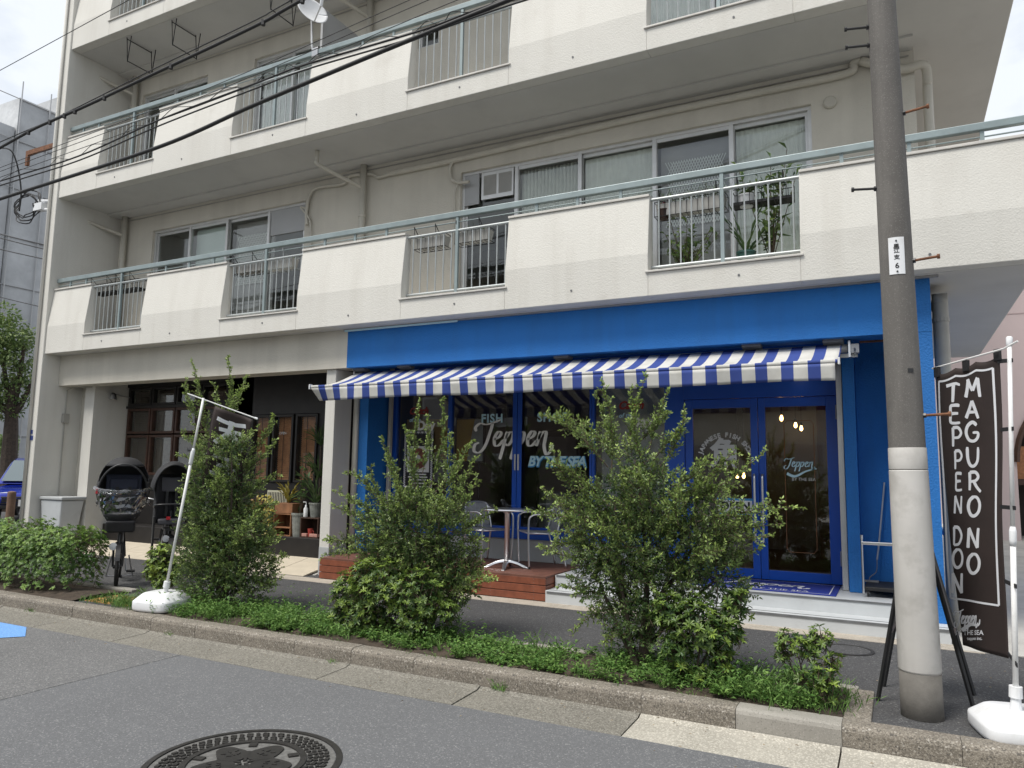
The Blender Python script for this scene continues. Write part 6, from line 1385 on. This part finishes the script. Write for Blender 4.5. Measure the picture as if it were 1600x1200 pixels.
xc_ = at(487, 815, YT).x; cu_ = thing('red_cup', 'dark red cup inside the dark wooden crate', 'cup', (xc_, 8.84, ZT + .015)); part('cup_body', MB().lathe([(.03, 0), (.042, .12), (.038, .12), (.027, .01), (0, .01)], (xc_, 8.84, ZT + .015), 14), 'print_red', cu_); part('handle', MB().tube(smooth_path([(xc_ + .036, 8.84, ZT + .04), (xc_ + .065, 8.84, ZT + .06), (xc_ + .065, 8.84, ZT + .09), (xc_ + .04, 8.84, ZT + .11)], 4), .005, 6), 'print_red', cu_)
for k, px in enumerate((480, 492, 499)):
    x = at(px, 830, YT).x; tag(part('brick', MB().box(x - .05, x + .05, 8.79, 8.83, ZT + .0145, ZT + .06), 'brick_pink', None, .005), ['small pink brick at the front of the dark crate nearest the tapered pot', 'small pink brick in the middle of the dark crate', 'small pink brick in the dark crate nearest the cream column'][k], 'brick', 'bricks in the dark crate')

# ================================================================== overhead cables
def cable(label, pts, r, Y=5.5, ext=True, m='cable', lash=0):
    P = [at(x, y, Y) for x, y in pts]
    if ext:
        d0 = (P[0] - P[1]).normalized(); P = [P[0] + d0 * 14 + Vector((0, 0, 1.0)), P[0] + d0 * 5] + P
        d1 = (P[-1] - P[-2]).normalized(); P = P + [P[-1] + d1 * 3.0, Vector((.02, 5.5, P[-1].z + d1.z * 3 + .8))]
    path = smooth_path(P, 10); t = thing('overhead_cable', label, 'cable', P[2] if ext else P[0], 0, 'overhead cables')
    part('wire', MB().tube(path, r, 6), m, t, smooth=True)
    if lash:
        for i in range(0, len(path) - 3, lash):
            part('clip', MB().tube([path[i] + (path[i + 1] - path[i]) * .2 + Vector((0, 0, .02)), path[i] + (path[i + 1] - path[i]) * .2 + Vector((0, 0, -.04))], r * 1.3, 6), m, t)
    return path
cable('thick black cable bundle highest across the balconies with clips', [(0, 231), (50, 203), (92, 184), (108, 177), (140, 163), (235, 118), (400, 40), (468, 2)], .019, lash=9)
cable('thin black support wire just above the clipped cable bundle', [(0, 222), (100, 178), (240, 108), (400, 31), (452, 2)], .007)
pth = cable('thinner black cable wrapped in loose loops crossing the upper rail', [(0, 283), (125, 243), (250, 187), (400, 130), (480, 100), (650, 50), (770, 6)], .010)
tw_ = MB(); sp_ = []
for i in range(len(pth) - 1):
    for k in range(3): q = pth[i].lerp(pth[i + 1], k / 3); ph = (i * 3 + k) * .42; sp_.append(q + Vector((0, .03 * math.cos(ph), .035 + .035 * math.sin(ph))))
o = thing('overhead_cable', 'loose lashing wire coiled round the looped cable', 'cable', sp_[60], 0, 'overhead cables'); part('wire', MB().tube(sp_, .0042, 4), 'cable', o)
cable('black cable running close below the looped cable', [(0, 290), (125, 250), (250, 196), (400, 138), (480, 108), (650, 58), (772, 16)], .009)
cable('thickest single black cable lowest across the upper parapet', [(0, 311), (40, 298), (250, 229), (400, 163), (600, 79), (795, 0)], .022)
cable('thin bare wire crossing the open sky', [(0, 110), (110, 50), (205, -2)], .005)
for k, (y0, x1, y1) in enumerate(((262, 640, 0), (268, 660, 4), (277, 700, 6))): cable(['hair-thin wire uppermost of three before the upper rail', 'hair-thin wire in the middle of three before the upper rail', 'hair-thin wire lowest of three before the upper rail'][k], [(0, y0), (x1 * .5, (y0 + y1) / 2 + 9), (x1, y1)], .004)
for k, (pa, pb_) in enumerate((((0, 362), (76, 384)), ((0, 367), (76, 391)), ((0, 387), (74, 406)), ((0, 460), (66, 480)))):
    p0, p1 = at(pa[0] - 90, pa[1] - 26, 8.3), at(*pb_, 8.0); o = thing('overhead_cable', ['upper service cable of the close pair reaching the end fin', 'lower service cable of the close pair reaching the end fin', 'single service cable just under the pair at the end fin', 'lowest service cable running to the end fin'][k], 'cable', p1, 0, 'overhead cables')
    part('wire', MB().tube(smooth_path([p0, p0.lerp(p1, .5) + Vector((0, 0, -.05)), p1], 8), .012 if k < 3 else .009, 6), 'cable', o)
co = thing('cable_coil', 'coil of black cable hanging at the end fin', 'cable', at(40, 322, 7.9)); cc = at(40, 322, 7.9); ck_ = MB()
for k in range(5):
    r = .27 + .04 * k; off = Vector((rng.normal() * .02, 0, rng.normal() * .02)); ck_ = MB().tube([cc + off + Vector((r * math.cos(a / 30 * 2 * math.pi), .03 * math.sin(a + k) + .01 * k, r * .75 * math.sin(a / 30 * 2 * math.pi))) for a in range(31)], .011, 6, cap=False); part('loop', ck_, 'cable', co, smooth=True)
part('tail', MB().tube(smooth_path([at(0, 231, 6.6), at(18, 236, 7.2), at(28, 262, 7.7), at(33, 300, 7.85), at(30, 330, 7.9)], 6), .014, 6), 'cable', co, smooth=True)

# ================================================================== cars
def car(label, c, rz, body, w=1.78, L=4.4, H=1.62):
    t = thing('parked_car', label, 'car', (0, 0, 0))
    sec = [(-L / 2, .55, .78), (-L / 2 + .12, .40, .86), (-1.2, .30, .95), (.6, .28, .96), (1.3, .30, .92), (L / 2 - .35, .34, .84), (L / 2 - .05, .42, .72), (L / 2, .5, .62)]
    def bd(u, v):
        k = u * (len(sec) - 1); i = min(int(k), len(sec) - 2); f = k - i; x = sec[i][0] + (sec[i + 1][0] - sec[i][0]) * f; z0 = sec[i][1] + (sec[i + 1][1] - sec[i][1]) * f; z1 = sec[i][2] + (sec[i + 1][2] - sec[i][2]) * f
        a = -math.pi / 2 + 2 * math.pi * v; sq = lambda q, e: math.copysign(abs(q) ** e, q); nose = 1 - .16 * max(0, (abs(x) - L / 2 + .5) / .5) ** 2
        return (x, sq(math.cos(a), .35) * w / 2 * nose, (z0 + z1) / 2 + sq(math.sin(a), .5) * (z1 - z0) / 2)
    b = MB().grid(bd, 42, 36); b.f += [tuple(43 * j for j in range(36)), tuple(43 * j + 42 for j in range(35, -1, -1))]; part('body', b, body, t, smooth=True)
    zb = .94; cab = [(-1.95, zb), (-1.65, H - .12), (-1.2, H), (-.1, H), (.35, H - .08), (1.25, zb)]
    def ring(y, ins): return [(x, y * (1 if z < 1 else ins), z) for x, z in cab]
    vs = ring(w / 2 - .06, .80) + ring(-(w / 2 - .06), .80); n = len(cab); part('cabin', MB().add(vs, [tuple(range(n)), tuple(range(2 * n - 1, n - 1, -1))] + [(i, i + n, (i + 1) % n + n, (i + 1) % n) for i in range(n)]), body, t, .05)
    yv_ = w / 2 - .06
    def quad(pts, nm, m='glass_car_dark'): part(nm, MB().add(pts, [(0, 1, 2, 3)]), m, t, solid=.006).location = (.03, 0, .03)
    quad([(1.20, yv_ * .88, zb + .05), (1.20, -yv_ * .88, zb + .05), (.42, -yv_ * .74, H - .10), (.42, yv_ * .74, H - .10)], 'windscreen')
    for s_ in (-1, 1):
        part('side_window', MB().add([(-1.55, s_ * (yv_ * .97 + .012), zb + .08), (.95, s_ * (yv_ * .97 + .012), zb + .08), (.30, s_ * (yv_ * .83 + .012), H - .14), (-1.35, s_ * (yv_ * .83 + .012), H - .14)], [(0, 1, 2, 3)]), 'glass_car_dark', t, solid=.006)
        part('headlight', MB().obox((L / 2 - .17, s_ * .62, .70), (.06, -s_ * .03, .0), (0, .17, .02), (0, 0, .045)), 'lens', t, .02)
        part('door_mirror', MB().obox((.85, s_ * (w / 2 + .08), 1.02), (.05, 0, 0), (0, .09, 0), (0, 0, .065)), body, t, .03)
        for x in (-1.35, 1.35):
            wh = part('wheel', MB().tube([(x, s_ * (w / 2 - .20), .32), (x, s_ * (w / 2 - .0), .32)], .32, 24), 'tyre', t); part('rim', MB().tube([(x, s_ * (w / 2 - .02), .32), (x, s_ * (w / 2 + .012), .32)], .21, 16), 'steel', wh)
    part('grille', MB().obox((L / 2 - .03, 0, .56), (.03, 0, 0), (0, .55, 0), (0, 0, .10)), 'print_black', t, .02); part('number_plate', MB().obox((L / 2 + .01, 0, .50), (.01, 0, 0), (0, .17, 0), (0, 0, .08)), 'plastic_white', t); part('bumper_intake', MB().obox((L / 2 - .04, 0, .40), (.03, 0, 0), (0, .7, 0), (0, 0, .05)), 'print_black', t, .02)
    t.location = c; t.rotation_euler = (0, 0, rz); return t
cp = atz(40, 826, 0); car('bright blue car parked nose out beside the end fin', (cp.x - 1.7, cp.y + 1.3, .13), R_(-38), 'car_blue')
cp = atz(34, 790, 0); car('white car parked behind the blue car', (cp.x - 3.0, cp.y + 2.4, .13), R_(-38), 'car_white')

# ================================================================== buildings around
sb = thing('wrapped_building', 'tall building wrapped in grey scaffold netting beyond the block', 'building', (-46, 22, 0))
part('net_sheet', MB().box(-60, -41, 10, 21.3, 0, 19.3), 'net_grey', sb); part('net_sheet', MB().box(-58, -40.9, 21.35, 29, 0, 21.0), 'net_grey', sb); part('net_sheet', MB().box(-58, -42.5, 25.2, 40, 0, 23.6), 'net_grey', sb)
for y in (18.2, 19.8, 21.4, 22.9, 24.4, 26.0, 27.5): part('scaffold_pole', MB().tube([(-40.8, y, 0), (-40.8, y, 21.9 if y > 21.3 else 19.9)], .035, 6), 'scaffold', sb)
for z in (3, 5.6, 8.2, 10.8, 13.4, 16, 18.6, 20.9): part('scaffold_ledger', MB().tube([(-40.85, 15, z), (-40.85, 29, z)], .025, 5), 'scaffold', sb)
pk = thing('pink_building', 'pale pink building with a dark arch behind the brown banner', 'building', (6, 21.5, 0))
arch = [(2.2, 0), (2.55, 0)] + [(4.6 - 2.05 * math.cos(math.pi * i / 24), 2.0 + 2.05 * math.sin(math.pi * i / 24)) for i in range(25)] + [(6.65, 0), (14, 0), (14, 9.5), (1.2, 9.5), (1.2, 0)]
part('front_wall', MB().prism(arch, 21.5, 21.9, 'y'), 'pink_render', pk)
part('side_wall', MB().box(1.2, 1.6, 21.9, 30, 0, 9.5), 'pink_render', pk); part('roof', MB().box(1.0, 14.2, 21.3, 30, 9.5, 9.8), 'pink_render', pk)
part('arch_rim', MB().tube([(4.6 - 2.05 * math.cos(math.pi * i / 24), 21.48, 2.0 + 2.05 * math.sin(math.pi * i / 24)) for i in range(25)], .07, 6), 'timber_brown', pk)
part('arch_back', MB().box(2.2, 7.0, 23.4, 23.5, 0, 4.6), 'wall_dark', pk)
for k in range(6): part('arch_beam', MB().box(2.3, 6.9, 22.0 + .22 * k, 22.08 + .22 * k, 2.9 + .14 * k, 3.0 + .14 * k), 'timber_brown', pk)
for x in (3.3, 4.4, 5.5): part('arch_post', MB().box(x, x + .1, 21.95, 22.05, 0, 3.2), 'timber_brown', pk)
part('arch_rail', MB().box(2.5, 6.7, 21.92, 21.98, 1.45, 1.6), 'timber_brown', pk); part('arch_panel', MB().box(2.5, 6.7, 22.3, 22.36, 1.6, 2.4), 'blind_slat', pk)
for z in (5.6, 7.6): part('joint_line', MB().box(1.6, 14, 21.492, 21.4995, z, z + .02), 'joint_pink', pk)
cn = thing('plastic_crate', 'blue plastic crate behind the corner of the blue wall', 'crate', (.62, 10.0, ZP)); part('crate_body', MB().box(.45, .85, 9.9, 10.3, .14, .95), 'blue_plastic', cn, .01); part('rim', MB().box(.43, .87, 9.88, 10.32, .951, 1.0), 'blue_plastic', cn, .01); part('lid', MB().box(.43, .87, 9.88, 10.32, 1.001, 1.03), 'plastic_white', cn, .01)
# the far side of the street (seen in the shop glass)
ob = thing('opposite_building', 'low beige building across the street mirrored in the shop glass', 'building', (-4, -12, 0))
part('wall', MB().box(-12, 10, -18, -13, 0, 4.2), 'render_beige', ob); part('roof', MB().box(-12.3, 10.3, -18.3, -12.6, 4.2, 4.6), 'pvc_grey', ob)
for k in range(6):
    x = -11.4 + k * 3.5
    for z in (1.2,):
        wn = part('window', MB().box(x, x + 1.9, -13.0, -12.94, z, z + 1.7), 'aluminium', ob); part('pane', MB().box(x + .08, x + 1.82, -12.94, -12.93, z + .08, z + 1.62), 'pane_back', wn)
ob2 = thing('opposite_building', 'unseen taller dark brown building added across the street to darken reflections in the timber shop windows', 'building', (-24, -13, 0))  # unseen; added so the timber shop windows mirror less bright sky
part('wall', MB().box(-36, -12.8, -19, -11.5, 0, 7.8), 'brown_tile', ob2); part('roof', MB().box(-36.2, -12.6, -19.2, -11.2, 7.8, 8.1), 'pvc_grey', ob2)
for k in range(6):
    for z in (1.0, 3.6, 6.0):
        x = -35 + k * 3.7; wn = part('window', MB().box(x, x + 1.9, -11.5, -11.44, z, z + 1.4), 'aluminium', ob2); part('pane', MB().box(x + .08, x + 1.82, -11.44, -11.43, z + .08, z + 1.32), 'pane_back', wn)
struct('far_pavement', MB().box(-60, 40, -13, -7.2, -.1, .13), 'concrete_pale')

pl = Plant()
for i in range(150):
    x = rng.uniform(-9, 1.2); y = 4.98 - abs(rng.normal()) * .25 if rng.random() < .6 else rng.uniform(6.1, 7.6); z = .02 if y < 5 else ZP + .004
    a = rng.uniform(0, 6.28); pl.leaf(np.array([x, y, z + .004]), np.array([math.cos(a), math.sin(a), .08]), np.array([0, 0, 1.]) + rng.normal(size=3) * .2, rng.uniform(.012, .03), .009, rng.random())
lt = leaves('leaf_litter', np.array(pl.P), np.array(pl.D), np.array(pl.N), np.array(pl.L), np.array(pl.W), np.array(pl.T), 'leaf_dry', None); tag(lt, 'scattered dry leaf litter along the gutter and pavement', 'litter', kind='stuff')
